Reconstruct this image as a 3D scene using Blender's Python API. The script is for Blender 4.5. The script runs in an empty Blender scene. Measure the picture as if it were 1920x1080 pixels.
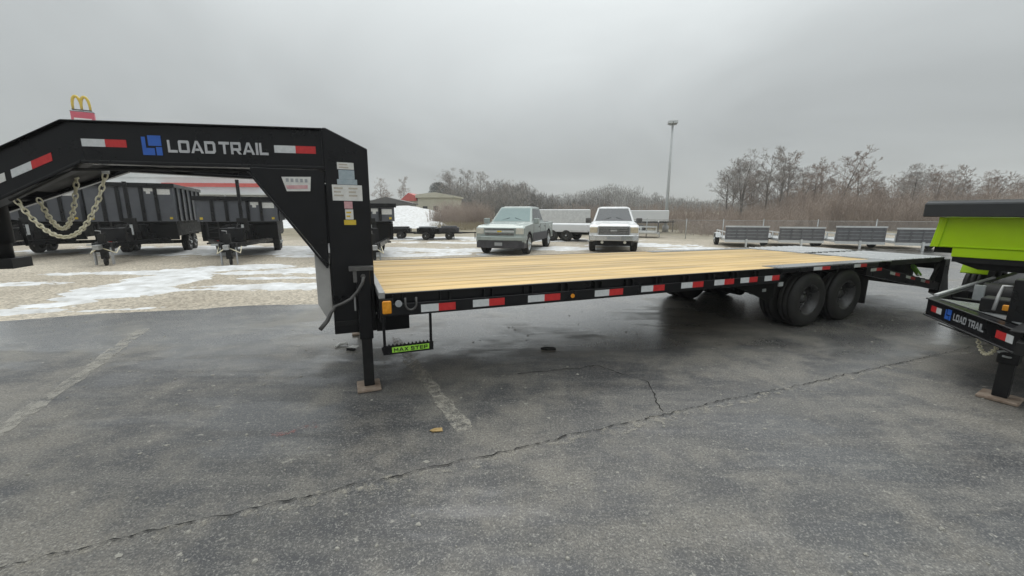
import bpy, bmesh, math, random
from mathutils import Vector, Matrix
R = math.radians
random.seed(7)
scene = bpy.context.scene
COL = scene.collection

# ------------------------------------------------------------------ camera
cam_d = bpy.data.cameras.new('camera')
cam_d.sensor_fit = 'HORIZONTAL'
cam_d.sensor_width = 36.0
cam_d.lens = 36.0 * 740.0 / 1920.0
cam_d.clip_start = 0.05
cam_d.clip_end = 4000
cam = bpy.data.objects.new('camera', cam_d)
COL.objects.link(cam)
cam.location = (0, 0, 1.5886)
cam.rotation_euler = (R(90 - 10.713), 0, 0)
scene.camera = cam

# ------------------------------------------------------------------ light
SUN_EL, SUN_AZ = 48.0, 4.0          # degrees above horizon, degrees right of the view axis (+Y)
sun_d = bpy.data.lights.new('sun', 'SUN')
sun_d.energy = 0.8
sun_d.angle = R(40)
sun_d.color = (1.0, 0.975, 0.94)
sun = bpy.data.objects.new('sun', sun_d)
COL.objects.link(sun)
sdir = Vector((math.sin(R(SUN_AZ)) * math.cos(R(SUN_EL)), math.cos(R(SUN_AZ)) * math.cos(R(SUN_EL)), math.sin(R(SUN_EL))))
sun.rotation_euler = sdir.to_track_quat('Z', 'Y').to_euler()

scene.view_settings.view_transform = 'Standard'
scene.view_settings.look = 'None'
scene.view_settings.exposure = 0.0
scene.view_settings.gamma = 1.0
scene.view_settings.use_curve_mapping = False
scene.cycles.volume_bounces = 2

w = bpy.data.worlds.new('World')
scene.world = w
w.use_nodes = True
nt = w.node_tree
nt.nodes.clear()
def N(nt, typ, **kw):
    n = nt.nodes.new(typ)
    for k, v in kw.items():
        if k == 'inputs':
            for a, b in v.items():
                n.inputs[a].default_value = b
        else:
            setattr(n, k, v)
    return n
def L(nt, a, b):
    nt.links.new(a, b)
out = N(nt, 'ShaderNodeOutputWorld')
bg = N(nt, 'ShaderNodeBackground', inputs={'Strength': 0.1})
sky = N(nt, 'ShaderNodeTexSky', sky_type='NISHITA', sun_disc=False, sun_elevation=R(SUN_EL), sun_rotation=R(SUN_AZ))
geo = N(nt, 'ShaderNodeTexCoord')
sep = N(nt, 'ShaderNodeSeparateXYZ')
L(nt, geo.outputs['Generated'], sep.inputs[0])
# overcast luminance: horizon to zenith gradient
zz = N(nt, 'ShaderNodeMath', operation='MULTIPLY'); L(nt, sep.outputs['Z'], zz.inputs[0]); L(nt, sep.outputs['Z'], zz.inputs[1])
elev = N(nt, 'ShaderNodeMapRange', inputs={'From Min': 0.0, 'From Max': 1.0, 'To Min': 4.35, 'To Max': 19.0})
L(nt, zz.outputs[0], elev.inputs['Value'])
# bright veil where the hidden sun stands
dot = N(nt, 'ShaderNodeVectorMath', operation='DOT_PRODUCT')
dot.inputs[1].default_value = sdir
L(nt, geo.outputs['Generated'], dot.inputs[0])
lobe = N(nt, 'ShaderNodeMapRange', inputs={'From Min': 0.68, 'From Max': 1.0, 'To Min': 0.0, 'To Max': 1.0})
lobe.interpolation_type = 'SMOOTHSTEP'
L(nt, dot.outputs['Value'], lobe.inputs['Value'])
lob2 = N(nt, 'ShaderNodeMath', operation='MULTIPLY')
L(nt, lobe.outputs[0], lob2.inputs[0]); lob2.inputs[1].default_value = 1.8
summ = N(nt, 'ShaderNodeMath', operation='ADD')
L(nt, elev.outputs[0], summ.inputs[0]); L(nt, lob2.outputs[0], summ.inputs[1])
# cloud mottling on a flat cloud deck (direction divided by height)
mx = N(nt, 'ShaderNodeMath', operation='MAXIMUM'); L(nt, sep.outputs['Z'], mx.inputs[0]); mx.inputs[1].default_value = 0.0
ad = N(nt, 'ShaderNodeMath', operation='ADD'); L(nt, mx.outputs[0], ad.inputs[0]); ad.inputs[1].default_value = 0.22
dv = N(nt, 'ShaderNodeVectorMath', operation='DIVIDE')
cmb = N(nt, 'ShaderNodeCombineXYZ')
for i in range(3): L(nt, ad.outputs[0], cmb.inputs[i])
L(nt, geo.outputs['Generated'], dv.inputs[0]); L(nt, cmb.outputs[0], dv.inputs[1])
noi = N(nt, 'ShaderNodeTexNoise', inputs={'Scale': 0.75, 'Detail': 5.0, 'Roughness': 0.5, 'Distortion': 0.7})
L(nt, dv.outputs[0], noi.inputs['Vector'])
nmap = N(nt, 'ShaderNodeMapRange', inputs={'From Min': 0.3, 'From Max': 0.7, 'To Min': 0.86, 'To Max': 1.1})
L(nt, noi.outputs['Fac'], nmap.inputs['Value'])
mul = N(nt, 'ShaderNodeMath', operation='MULTIPLY')
L(nt, summ.outputs[0], mul.inputs[0]); L(nt, nmap.outputs[0], mul.inputs[1])
tint = N(nt, 'ShaderNodeVectorMath', operation='SCALE')
tint.inputs[0].default_value = (0.943, 0.995, 1.0)
L(nt, mul.outputs[0], tint.inputs['Scale'])
mixs = N(nt, 'ShaderNodeMix', data_type='RGBA')
mixs.inputs[0].default_value = 0.965
L(nt, sky.outputs[0], mixs.inputs[6]); L(nt, tint.outputs[0], mixs.inputs[7])
L(nt, mixs.outputs[2], bg.inputs['Color'])
L(nt, bg.outputs[0], out.inputs['Surface'])

# ------------------------------------------------------------------ materials
def base_mat(name, col=(0.5, 0.5, 0.5), rough=0.5, metal=0.0, spec=0.5):
    m = bpy.data.materials.new(name); m.use_nodes = True
    b = m.node_tree.nodes['Principled BSDF']
    b.inputs['Base Color'].default_value = (*col, 1)
    b.inputs['Roughness'].default_value = rough
    b.inputs['Metallic'].default_value = metal
    b.inputs['Specular IOR Level'].default_value = spec
    return m, m.node_tree, b
def noise_mat(name, c1, c2, scale=8, rough=(0.4, 0.6), metal=0.0, detail=4, bump=0.0, bscale=None, spec=0.5, coord='Object', stretch=None, rnd=0.0):
    """two-colour noise with a roughness that follows it"""
    m, t, b = base_mat(name, c1, rough[0], metal, spec)
    tc = N(t, 'ShaderNodeTexCoord'); v = tc.outputs[coord]
    if coord == 'World':
        pass
    if stretch:
        mp = N(t, 'ShaderNodeMapping'); mp.inputs['Scale'].default_value = stretch
        L(t, v, mp.inputs[0]); v = mp.outputs[0]
    n = N(t, 'ShaderNodeTexNoise', inputs={'Scale': scale, 'Detail': detail, 'Roughness': 0.6})
    L(t, v, n.inputs['Vector'])
    cr = N(t, 'ShaderNodeValToRGB')
    cr.color_ramp.elements[0].position = 0.33; cr.color_ramp.elements[1].position = 0.67
    cr.color_ramp.elements[0].color = (*c1, 1); cr.color_ramp.elements[1].color = (*c2, 1)
    L(t, n.outputs['Fac'], cr.inputs[0])
    colout = cr.outputs[0]
    if rnd:
        oi = N(t, 'ShaderNodeObjectInfo')
        mr = N(t, 'ShaderNodeMapRange', inputs={'To Min': 1 - rnd, 'To Max': 1 + rnd}); L(t, oi.outputs['Random'], mr.inputs['Value'])
        vm = N(t, 'ShaderNodeVectorMath', operation='SCALE'); L(t, colout, vm.inputs[0]); L(t, mr.outputs[0], vm.inputs['Scale'])
        colout = vm.outputs[0]
    L(t, colout, b.inputs['Base Color'])
    rr = N(t, 'ShaderNodeMapRange', inputs={'From Min': 0.3, 'From Max': 0.7, 'To Min': rough[0], 'To Max': rough[1]})
    L(t, n.outputs['Fac'], rr.inputs['Value']); L(t, rr.outputs[0], b.inputs['Roughness'])
    if bump:
        n2 = N(t, 'ShaderNodeTexNoise', inputs={'Scale': bscale or scale * 6, 'Detail': 3.0}); L(t, v, n2.inputs['Vector'])
        bp = N(t, 'ShaderNodeBump', inputs={'Strength': bump, 'Distance': 0.01}); L(t, n2.outputs['Fac'], bp.inputs['Height'])
        L(t, bp.outputs[0], b.inputs['Normal'])
    return m
M = {}
M['black'] = noise_mat('black_powder_coat', (0.0055, 0.0055, 0.0065), (0.0105, 0.0105, 0.012), 3, (0.24, 0.36), bump=0.03, bscale=120, spec=0.3)
M['black_dull'] = noise_mat('dusty_black_steel', (0.007, 0.007, 0.008), (0.02, 0.0195, 0.0185), 5, (0.45, 0.7), spec=0.3)
M['underframe'] = noise_mat('underframe_black', (0.003, 0.003, 0.0035), (0.008, 0.0078, 0.0075), 6, (0.5, 0.75), spec=0.2)
M['rubber'] = noise_mat('tyre_rubber', (0.011, 0.011, 0.011), (0.03, 0.028, 0.026), 9, (0.55, 0.8), bump=0.2, bscale=60, spec=0.35)
M['rim_black'] = noise_mat('black_rim_paint', (0.018, 0.018, 0.019), (0.055, 0.053, 0.05), 8, (0.22, 0.4))
M['tape_white'] = noise_mat('white_reflective_tape', (0.56, 0.58, 0.58), (0.68, 0.69, 0.69), 30, (0.3, 0.4))
M['tape_red'] = noise_mat('red_reflective_tape', (0.5, 0.02, 0.022), (0.6, 0.035, 0.035), 30, (0.3, 0.4))
M['logo_blue'] = noise_mat('blue_decal', (0.025, 0.11, 0.46), (0.03, 0.13, 0.52), 12, (0.35, 0.45))
M['letter_grey'] = noise_mat('silver_decal', (0.46, 0.46, 0.47), (0.56, 0.56, 0.57), 12, (0.35, 0.5))
M['sticker_white'] = noise_mat('white_sticker', (0.62, 0.61, 0.58), (0.74, 0.73, 0.7), 18, (0.4, 0.55))
M['sticker_bluegrey'] = noise_mat('bluegrey_sticker', (0.3, 0.37, 0.41), (0.4, 0.46, 0.49), 22, (0.4, 0.55))
M['sticker_pink'] = noise_mat('pinkish_print', (0.55, 0.28, 0.3), (0.66, 0.42, 0.42), 25, (0.4, 0.55))
M['sticker_tan'] = noise_mat('tan_print', (0.42, 0.36, 0.29), (0.52, 0.47, 0.4), 25, (0.4, 0.55))
M['sticker_grey'] = noise_mat('grey_print', (0.28, 0.29, 0.3), (0.38, 0.39, 0.4), 25, (0.4, 0.55))
M['sticker_yellow'] = noise_mat('yellow_sticker', (0.6, 0.42, 0.03), (0.68, 0.5, 0.06), 20, (0.4, 0.55))
M['amber'] = noise_mat('amber_lens', (0.72, 0.26, 0.012), (0.85, 0.36, 0.03), 30, (0.12, 0.25))
M['red_lens'] = noise_mat('red_lens', (0.42, 0.01, 0.012), (0.55, 0.02, 0.02), 30, (0.12, 0.25))
M['neon'] = noise_mat('lime_step_decal', (0.28, 0.62, 0.04), (0.36, 0.72, 0.08), 12, (0.4, 0.55))
M['lime'] = noise_mat('lime_paint', (0.46, 0.74, 0.003), (0.5, 0.79, 0.005), 2.5, (0.32, 0.42), bump=0.02, bscale=80, spec=0.3)
M['tarp'] = noise_mat('charcoal_tarp_housing', (0.022, 0.025, 0.028), (0.034, 0.037, 0.04), 4, (0.5, 0.65), bump=0.15, bscale=25)
M['steel_grey'] = noise_mat('bare_grey_steel', (0.3, 0.3, 0.3), (0.42, 0.42, 0.41), 7, (0.35, 0.55), metal=0.5)
M['toolbox'] = noise_mat('toolbox_reflection_grey', (0.36, 0.35, 0.335), (0.46, 0.45, 0.43), 5, (0.35, 0.5))  # snow reflected in black paint is put into this pale grey
M['plate'] = noise_mat('wet_tread_plate', (0.25, 0.26, 0.262), (0.33, 0.34, 0.342), 1.2, (0.2, 0.34), metal=0.3, bump=0.08, bscale=45)
M['rust_foot'] = noise_mat('rusty_foot_plate', (0.2, 0.14, 0.1), (0.36, 0.29, 0.23), 14, (0.6, 0.85))
M['zinc_chain'] = noise_mat('yellow_zinc_chain', (0.72, 0.66, 0.46), (0.86, 0.81, 0.64), 25, (0.35, 0.55), metal=0.1)
M['galv'] = noise_mat('galvanised_steel', (0.40, 0.43, 0.43), (0.55, 0.56, 0.56), 10, (0.4, 0.6), metal=0.5)
M['alu'] = noise_mat('aluminium', (0.62, 0.63, 0.63), (0.74, 0.75, 0.75), 6, (0.35, 0.5), metal=0.4)
M['mesh_grey'] = noise_mat('grey_mesh_panel', (0.12, 0.12, 0.128), (0.17, 0.17, 0.178), 6, (0.45, 0.6))
M['bed_face'] = noise_mat('bed_sheet_sky_grey', (0.075, 0.08, 0.093), (0.1, 0.105, 0.118), 2.5, (0.34, 0.44), bump=0.05, bscale=20)  # black sheet, its sky reflection put into the grey-blue colour
M['white_paint'] = noise_mat('white_truck_paint', (0.72, 0.73, 0.73), (0.8, 0.8, 0.8), 3, (0.16, 0.28))
M['silver_paint'] = noise_mat('pale_silver_paint', (0.33, 0.375, 0.355), (0.38, 0.42, 0.40), 0.6, (0.2, 0.28), metal=0.35)
M['dark_paint'] = noise_mat('dirty_dark_bumper', (0.03, 0.03, 0.036), (0.06, 0.058, 0.066), 5, (0.4, 0.6))
M['chrome'] = noise_mat('dull_chrome', (0.62, 0.63, 0.63), (0.68, 0.69, 0.69), 1.5, (0.15, 0.3), metal=0.8)
M['grille_dark'] = noise_mat('dark_grille', (0.06, 0.058, 0.055), (0.13, 0.125, 0.12), 14, (0.35, 0.55))
M['lamp_glass'] = noise_mat('headlight_lens', (0.5, 0.5, 0.46), (0.64, 0.6, 0.5), 20, (0.08, 0.2))
M['lamp_amber'] = noise_mat('yellowed_headlight', (0.5, 0.42, 0.3), (0.66, 0.58, 0.44), 20, (0.08, 0.2))
M['glass_teal'] = noise_mat('tinted_windscreen', (0.13, 0.21, 0.205), (0.17, 0.255, 0.25), 1.2, (0.03, 0.06), spec=1.0)
M['glass_dark'] = noise_mat('dark_window_glass', (0.03, 0.032, 0.036), (0.045, 0.047, 0.052), 1.2, (0.03, 0.06), spec=1.0)
M['bark'] = noise_mat('grey_bark', (0.15, 0.138, 0.128), (0.24, 0.225, 0.21), 3, (0.8, 0.95))
M['twig'] = noise_mat('brown_twigs', (0.23, 0.18, 0.15), (0.35, 0.285, 0.245), 0.6, (0.8, 0.95))
M['twig_grey'] = noise_mat('grey_twigs', (0.25, 0.225, 0.21), (0.37, 0.34, 0.315), 0.6, (0.8, 0.95))
M['thicket'] = noise_mat('russet_brush', (0.27, 0.215, 0.18), (0.43, 0.355, 0.305), 0.25, (0.8, 0.95))
M['farwood'] = noise_mat('hazed_wood_brush', (0.15, 0.142, 0.135), (0.235, 0.22, 0.205), 0.06, (0.85, 0.95))  # part of the distance haze is put into this grey
M['needles'] = noise_mat('evergreen_needles', (0.04, 0.05, 0.045), (0.07, 0.08, 0.068), 0.7, (0.8, 0.95))
M['grass_dead'] = noise_mat('dead_grass', (0.24, 0.2, 0.13), (0.34, 0.29, 0.2), 3, (0.85, 0.95))
M['wall_white'] = noise_mat('white_wall_panel', (0.66, 0.68, 0.69), (0.74, 0.75, 0.76), 0.4, (0.5, 0.7))
M['wall_cream'] = noise_mat('cream_wall', (0.5, 0.48, 0.38), (0.6, 0.57, 0.47), 0.4, (0.6, 0.8))
M['roof_red'] = noise_mat('red_roof_sheet', (0.5, 0.07, 0.06), (0.62, 0.11, 0.09), 0.5, (0.45, 0.6))
M['roof_grey'] = noise_mat('grey_roof_sheet', (0.3, 0.3, 0.3), (0.4, 0.4, 0.4), 0.5, (0.45, 0.6))
M['sign_yellow'] = noise_mat('yellow_sign_plastic', (0.66, 0.46, 0.02), (0.72, 0.52, 0.04), 1, (0.3, 0.4))
M['sign_red'] = noise_mat('red_sign_face', (0.55, 0.05, 0.1), (0.62, 0.08, 0.13), 1, (0.3, 0.4))
M['sign_white'] = noise_mat('white_sign_print', (0.74, 0.72, 0.72), (0.8, 0.79, 0.79), 1, (0.3, 0.4))
M['pole_grey'] = noise_mat('grey_pole_paint', (0.44, 0.46, 0.46), (0.52, 0.54, 0.54), 2, (0.4, 0.6))
M['fence_wire'] = noise_mat('fence_wire', (0.3, 0.29, 0.28), (0.4, 0.39, 0.38), 2, (0.4, 0.6), metal=0.3)
M['stone_pale'] = noise_mat('pale_grit', (0.22, 0.21, 0.185), (0.36, 0.345, 0.305), 20, (0.7, 0.9))
M['leaf_tan'] = noise_mat('dead_leaf', (0.33, 0.22, 0.08), (0.46, 0.32, 0.14), 30, (0.6, 0.8))
M['crack'] = noise_mat('open_crack_dirt', (0.008, 0.008, 0.008), (0.022, 0.02, 0.018), 30, (0.9, 1.0))

def wood_mat():
    m, t, b = base_mat('pine_deck_board', rough=0.5, spec=0.28)
    tc = N(t, 'ShaderNodeTexCoord'); oi = N(t, 'ShaderNodeObjectInfo')
    off = N(t, 'ShaderNodeVectorMath', operation='SCALE'); off.inputs[0].default_value = (17, 31, 7); L(t, oi.outputs['Random'], off.inputs['Scale'])
    add = N(t, 'ShaderNodeVectorMath', operation='ADD'); L(t, tc.outputs['Object'], add.inputs[0]); L(t, off.outputs[0], add.inputs[1])
    mp = N(t, 'ShaderNodeMapping'); mp.inputs['Scale'].default_value = (0.55, 9, 9); L(t, add.outputs[0], mp.inputs[0])
    n = N(t, 'ShaderNodeTexNoise', inputs={'Scale': 1.6, 'Detail': 5.0, 'Roughness': 0.62, 'Distortion': 0.6}); L(t, mp.outputs[0], n.inputs['Vector'])
    cr = N(t, 'ShaderNodeValToRGB'); e = cr.color_ramp.elements
    e[0].position = 0.25; e[0].color = (0.535, 0.365, 0.155, 1)
    e[1].position = 0.72; e[1].color = (0.72, 0.515, 0.245, 1)
    x = e.new(0.48); x.color = (0.64, 0.445, 0.195, 1)
    L(t, n.outputs['Fac'], cr.inputs[0])
    # knots and damp blotches
    mp2 = N(t, 'ShaderNodeMapping'); mp2.inputs['Scale'].default_value = (0.5, 2.4, 1); L(t, add.outputs[0], mp2.inputs[0])
    n2 = N(t, 'ShaderNodeTexNoise', inputs={'Scale': 1.5, 'Detail': 3.0}); L(t, mp2.outputs[0], n2.inputs['Vector'])
    mr = N(t, 'ShaderNodeMapRange', inputs={'From Min': 0.3, 'From Max': 0.7, 'To Min': 0.74, 'To Max': 1.14}); L(t, n2.outputs['Fac'], mr.inputs['Value'])
    mr2 = N(t, 'ShaderNodeMapRange', inputs={'To Min': 0.80, 'To Max': 1.14}); L(t, oi.outputs['Random'], mr2.inputs['Value'])
    mm = N(t, 'ShaderNodeMath', operation='MULTIPLY'); L(t, mr.outputs[0], mm.inputs[0]); L(t, mr2.outputs[0], mm.inputs[1])
    sc = N(t, 'ShaderNodeVectorMath', operation='SCALE'); L(t, cr.outputs[0], sc.inputs[0]); L(t, mm.outputs[0], sc.inputs['Scale'])
    L(t, sc.outputs[0], b.inputs['Base Color'])
    rr = N(t, 'ShaderNodeMapRange', inputs={'From Min': 0.3, 'From Max': 0.7, 'To Min': 0.38, 'To Max': 0.62}); L(t, n2.outputs['Fac'], rr.inputs['Value']); L(t, rr.outputs[0], b.inputs['Roughness'])
    bp = N(t, 'ShaderNodeBump', inputs={'Strength': 0.15, 'Distance': 0.004}); L(t, n.outputs['Fac'], bp.inputs['Height']); L(t, bp.outputs[0], b.inputs['Normal'])
    return m
M['wood'] = wood_mat()

def asphalt_mat():
    m, t, b = base_mat('wet_asphalt', rough=0.5)
    tc = N(t, 'ShaderNodeTexCoord'); P0 = tc.outputs['Object']
    def noise(scale, detail=3, rough=0.55, vec=P0, dist=0.0):
        n = N(t, 'ShaderNodeTexNoise', inputs={'Scale': scale, 'Detail': detail, 'Roughness': rough, 'Distortion': dist}); L(t, vec, n.inputs['Vector']); return n.outputs['Fac']
    def mapr(v, a, b_, c, d, smooth=False):
        n = N(t, 'ShaderNodeMapRange', inputs={'From Min': a, 'From Max': b_, 'To Min': c, 'To Max': d}); L(t, v, n.inputs['Value'])
        if smooth: n.interpolation_type = 'SMOOTHSTEP'
        return n.outputs[0]
    def mth(op, a, b_):
        n = N(t, 'ShaderNodeMath', operation=op)
        for i, v in enumerate((a, b_)):
            if isinstance(v, (int, float)): n.inputs[i].default_value = v
            else: L(t, v, n.inputs[i])
        return n.outputs[0]
    def mix(f, a, b_):
        n = N(t, 'ShaderNodeMix', data_type='RGBA')
        if isinstance(f, (int, float)): n.inputs[0].default_value = f
        else: L(t, f, n.inputs[0])
        for i, v in ((6, a), (7, b_)):
            if isinstance(v, tuple): n.inputs[i].default_value = (*v, 1)
            else: L(t, v, n.inputs[i])
        return n.outputs[2]
    big = noise(0.55, 5, 0.6, dist=0.5)
    mid = noise(2.6, 5, 0.65)
    # sweeping streaks left by water and tyres, running with the trailers
    mp = N(t, 'ShaderNodeMapping'); mp.inputs['Rotation'].default_value = (0, 0, R(-18)); mp.inputs['Scale'].default_value = (0.35, 1.9, 1); L(t, P0, mp.inputs[0])
    streak = noise(1.4, 5, 0.6, mp.outputs[0], 0.3)
    fine = noise(190, 2, 0.7)
    vor = N(t, 'ShaderNodeTexVoronoi', inputs={'Scale': 150.0}); L(t, P0, vor.inputs['Vector'])
    grit = N(t, 'ShaderNodeSeparateColor'); L(t, vor.outputs['Color'], grit.inputs[0])
    clump = mapr(noise(34, 3, 0.7), 0.36, 0.66, 0.15, 1.0)
    agg = mth('MULTIPLY', mapr(grit.outputs[0], 0.5, 1.0, 0.0, 1.0), clump)
    dusty = mapr(mth('ADD', mth('MULTIPLY', big, 0.55), mth('MULTIPLY', mid, 0.45)), 0.44, 0.6, 0.0, 1.0, True)
    c = mix(dusty, (0.062, 0.063, 0.067), (0.24, 0.22, 0.187))
    c = mix(mapr(streak, 0.48, 0.68, 0.0, 0.5, True), c, (0.27, 0.255, 0.228))
    smear = mapr(noise(5.0, 6, 0.72, mp.outputs[0], 0.8), 0.52, 0.72, 0.0, 0.55)
    c = mix(smear, c, (0.31, 0.29, 0.25))
    c = mix(mth('MULTIPLY', agg, 0.75), c, (0.52, 0.50, 0.45))
    c = mix(mapr(noise(70, 4, 0.75), 0.58, 0.36, 0.0, 0.75), c, (0.045, 0.045, 0.046))
    c = mix(mapr(fine, 0.56, 0.4, 0.0, 0.4), c, (0.04, 0.04, 0.041))
    # dry blotches of ground-in dust
    blot = mapr(noise(8.5, 4, 0.7), 0.64, 0.73, 0.0, 0.6, True)
    c = mix(blot, c, (0.44, 0.415, 0.36))
    L(t, c, b.inputs['Base Color'])
    # wetness
    wet = mapr(mth('ADD', mth('MULTIPLY', streak, 0.5), mth('MULTIPLY', big, 0.5)), 0.42, 0.56, 1.0, 0.0, True)
    sp = N(t, 'ShaderNodeSeparateXYZ'); L(t, P0, sp.inputs[0])
    far = mth('ADD', mapr(sp.outputs['Y'], 3.4, 5.2, 0.0, 0.66, True), mth('MULTIPLY', mapr(streak, 0.4, 0.62, -0.16, 0.34, True), mapr(sp.outputs['Y'], 3.4, 5.0, 0.0, 1.0)))
    wet2 = mth('MINIMUM', mth('ADD', mth('MULTIPLY', wet, 0.7), far), 1.0)
    rg = mapr(wet2, 0.0, 1.0, 0.6, 0.27)
    rg = mth('ADD', rg, mth('MULTIPLY', agg, 0.12))
    L(t, rg, b.inputs['Roughness'])
    hgt = mth('ADD', mth('MULTIPLY', fine, 0.5), mth('MULTIPLY', grit.outputs[1], 0.5))
    bp = N(t, 'ShaderNodeBump', inputs={'Distance': 0.006}); L(t, mapr(wet2, 0.0, 1.0, 0.5, 0.04), bp.inputs['Strength']); L(t, hgt, bp.inputs['Height'])
    L(t, bp.outputs[0], b.inputs['Normal'])
    film = mapr(wet2, 0.5, 1.0, 0.0, 1.0, True); L(t, film, b.inputs['Coat Weight']); b.inputs['Coat Roughness'].default_value = 0.24
    return m
M['asphalt'] = asphalt_mat()

def gravel_mat():
    m, t, b = base_mat('tan_gravel', rough=0.85)
    tc = N(t, 'ShaderNodeTexCoord'); P0 = tc.outputs['Object']
    n1 = N(t, 'ShaderNodeTexNoise', inputs={'Scale': 0.3, 'Detail': 6.0, 'Roughness': 0.65}); L(t, P0, n1.inputs['Vector'])
    cr = N(t, 'ShaderNodeValToRGB'); e = cr.color_ramp.elements
    e[0].position = 0.3; e[0].color = (0.345, 0.298, 0.232, 1); e[1].position = 0.7; e[1].color = (0.55, 0.49, 0.40, 1); L(t, n1.outputs['Fac'], cr.inputs[0])
    v = N(t, 'ShaderNodeTexVoronoi', inputs={'Scale': 26.0}); L(t, P0, v.inputs['Vector'])
    s = N(t, 'ShaderNodeSeparateColor'); L(t, v.outputs['Color'], s.inputs[0])
    mr = N(t, 'ShaderNodeMapRange', inputs={'To Min': 0.62, 'To Max': 1.3}); L(t, s.outputs[0], mr.inputs['Value'])
    sc = N(t, 'ShaderNodeVectorMath', operation='SCALE'); L(t, cr.outputs[0], sc.inputs[0]); L(t, mr.outputs[0], sc.inputs['Scale'])
    # far field: dead winter grass
    sp = N(t, 'ShaderNodeSeparateXYZ'); L(t, P0, sp.inputs[0])
    n3 = N(t, 'ShaderNodeTexNoise', inputs={'Scale': 0.09, 'Detail': 5.0}); L(t, P0, n3.inputs['Vector'])
    sh = N(t, 'ShaderNodeMath', operation='MULTIPLY_ADD'); L(t, n3.outputs['Fac'], sh.inputs[0]); sh.inputs[1].default_value = 40; L(t, sp.outputs['Y'], sh.inputs[2])
    gm = N(t, 'ShaderNodeMapRange', inputs={'From Min': 44.0, 'From Max': 54.0}); L(t, sh.outputs[0], gm.inputs['Value'])
    n4 = N(t, 'ShaderNodeTexNoise', inputs={'Scale': 1.3, 'Detail': 6.0}); L(t, P0, n4.inputs['Vector'])
    cg = N(t, 'ShaderNodeValToRGB'); e = cg.color_ramp.elements
    e[0].position = 0.3; e[0].color = (0.17, 0.15, 0.1, 1); e[1].position = 0.7; e[1].color = (0.3, 0.26, 0.18, 1); L(t, n4.outputs['Fac'], cg.inputs[0])
    mx = N(t, 'ShaderNodeMix', data_type='RGBA'); L(t, gm.outputs[0], mx.inputs[0]); L(t, sc.outputs[0], mx.inputs[6]); L(t, cg.outputs[0], mx.inputs[7])
    L(t, mx.outputs[2], b.inputs['Base Color'])
    bp = N(t, 'ShaderNodeBump', inputs={'Strength': 0.8, 'Distance': 0.02}); L(t, v.outputs['Distance'], bp.inputs['Height']); L(t, bp.outputs[0], b.inputs['Normal'])
    return m
M['gravel'] = gravel_mat()
M['snow'] = noise_mat('old_snow', (0.5, 0.49, 0.47), (0.8, 0.81, 0.82), 2.6, (0.55, 0.75), bump=0.5, bscale=14, detail=7)
def worn_paint(name, col, cover, scale):
    m, t, b = base_mat(name, col, 0.7)
    tc = N(t, 'ShaderNodeTexCoord')
    n = N(t, 'ShaderNodeTexNoise', inputs={'Scale': scale, 'Detail': 6.0, 'Roughness': 0.75}); L(t, tc.outputs['Object'], n.inputs['Vector'])
    mr = N(t, 'ShaderNodeMapRange', inputs={'From Min': cover, 'From Max': cover + 0.16, 'To Min': 0.0, 'To Max': 0.62}); L(t, n.outputs['Fac'], mr.inputs['Value'])
    L(t, mr.outputs[0], b.inputs['Alpha'])
    return m
M['line_paint'] = worn_paint('worn_line_paint', (0.46, 0.43, 0.37), 0.41, 14)
M['line_faint'] = worn_paint('faint_line_paint', (0.40, 0.38, 0.335), 0.4, 7)
M['dust'] = worn_paint('pale_crack_dust', (0.42, 0.39, 0.33), 0.5, 11)
M['red_mark'] = worn_paint('faded_red_spray', (0.42, 0.16, 0.14), 0.5, 12)

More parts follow.
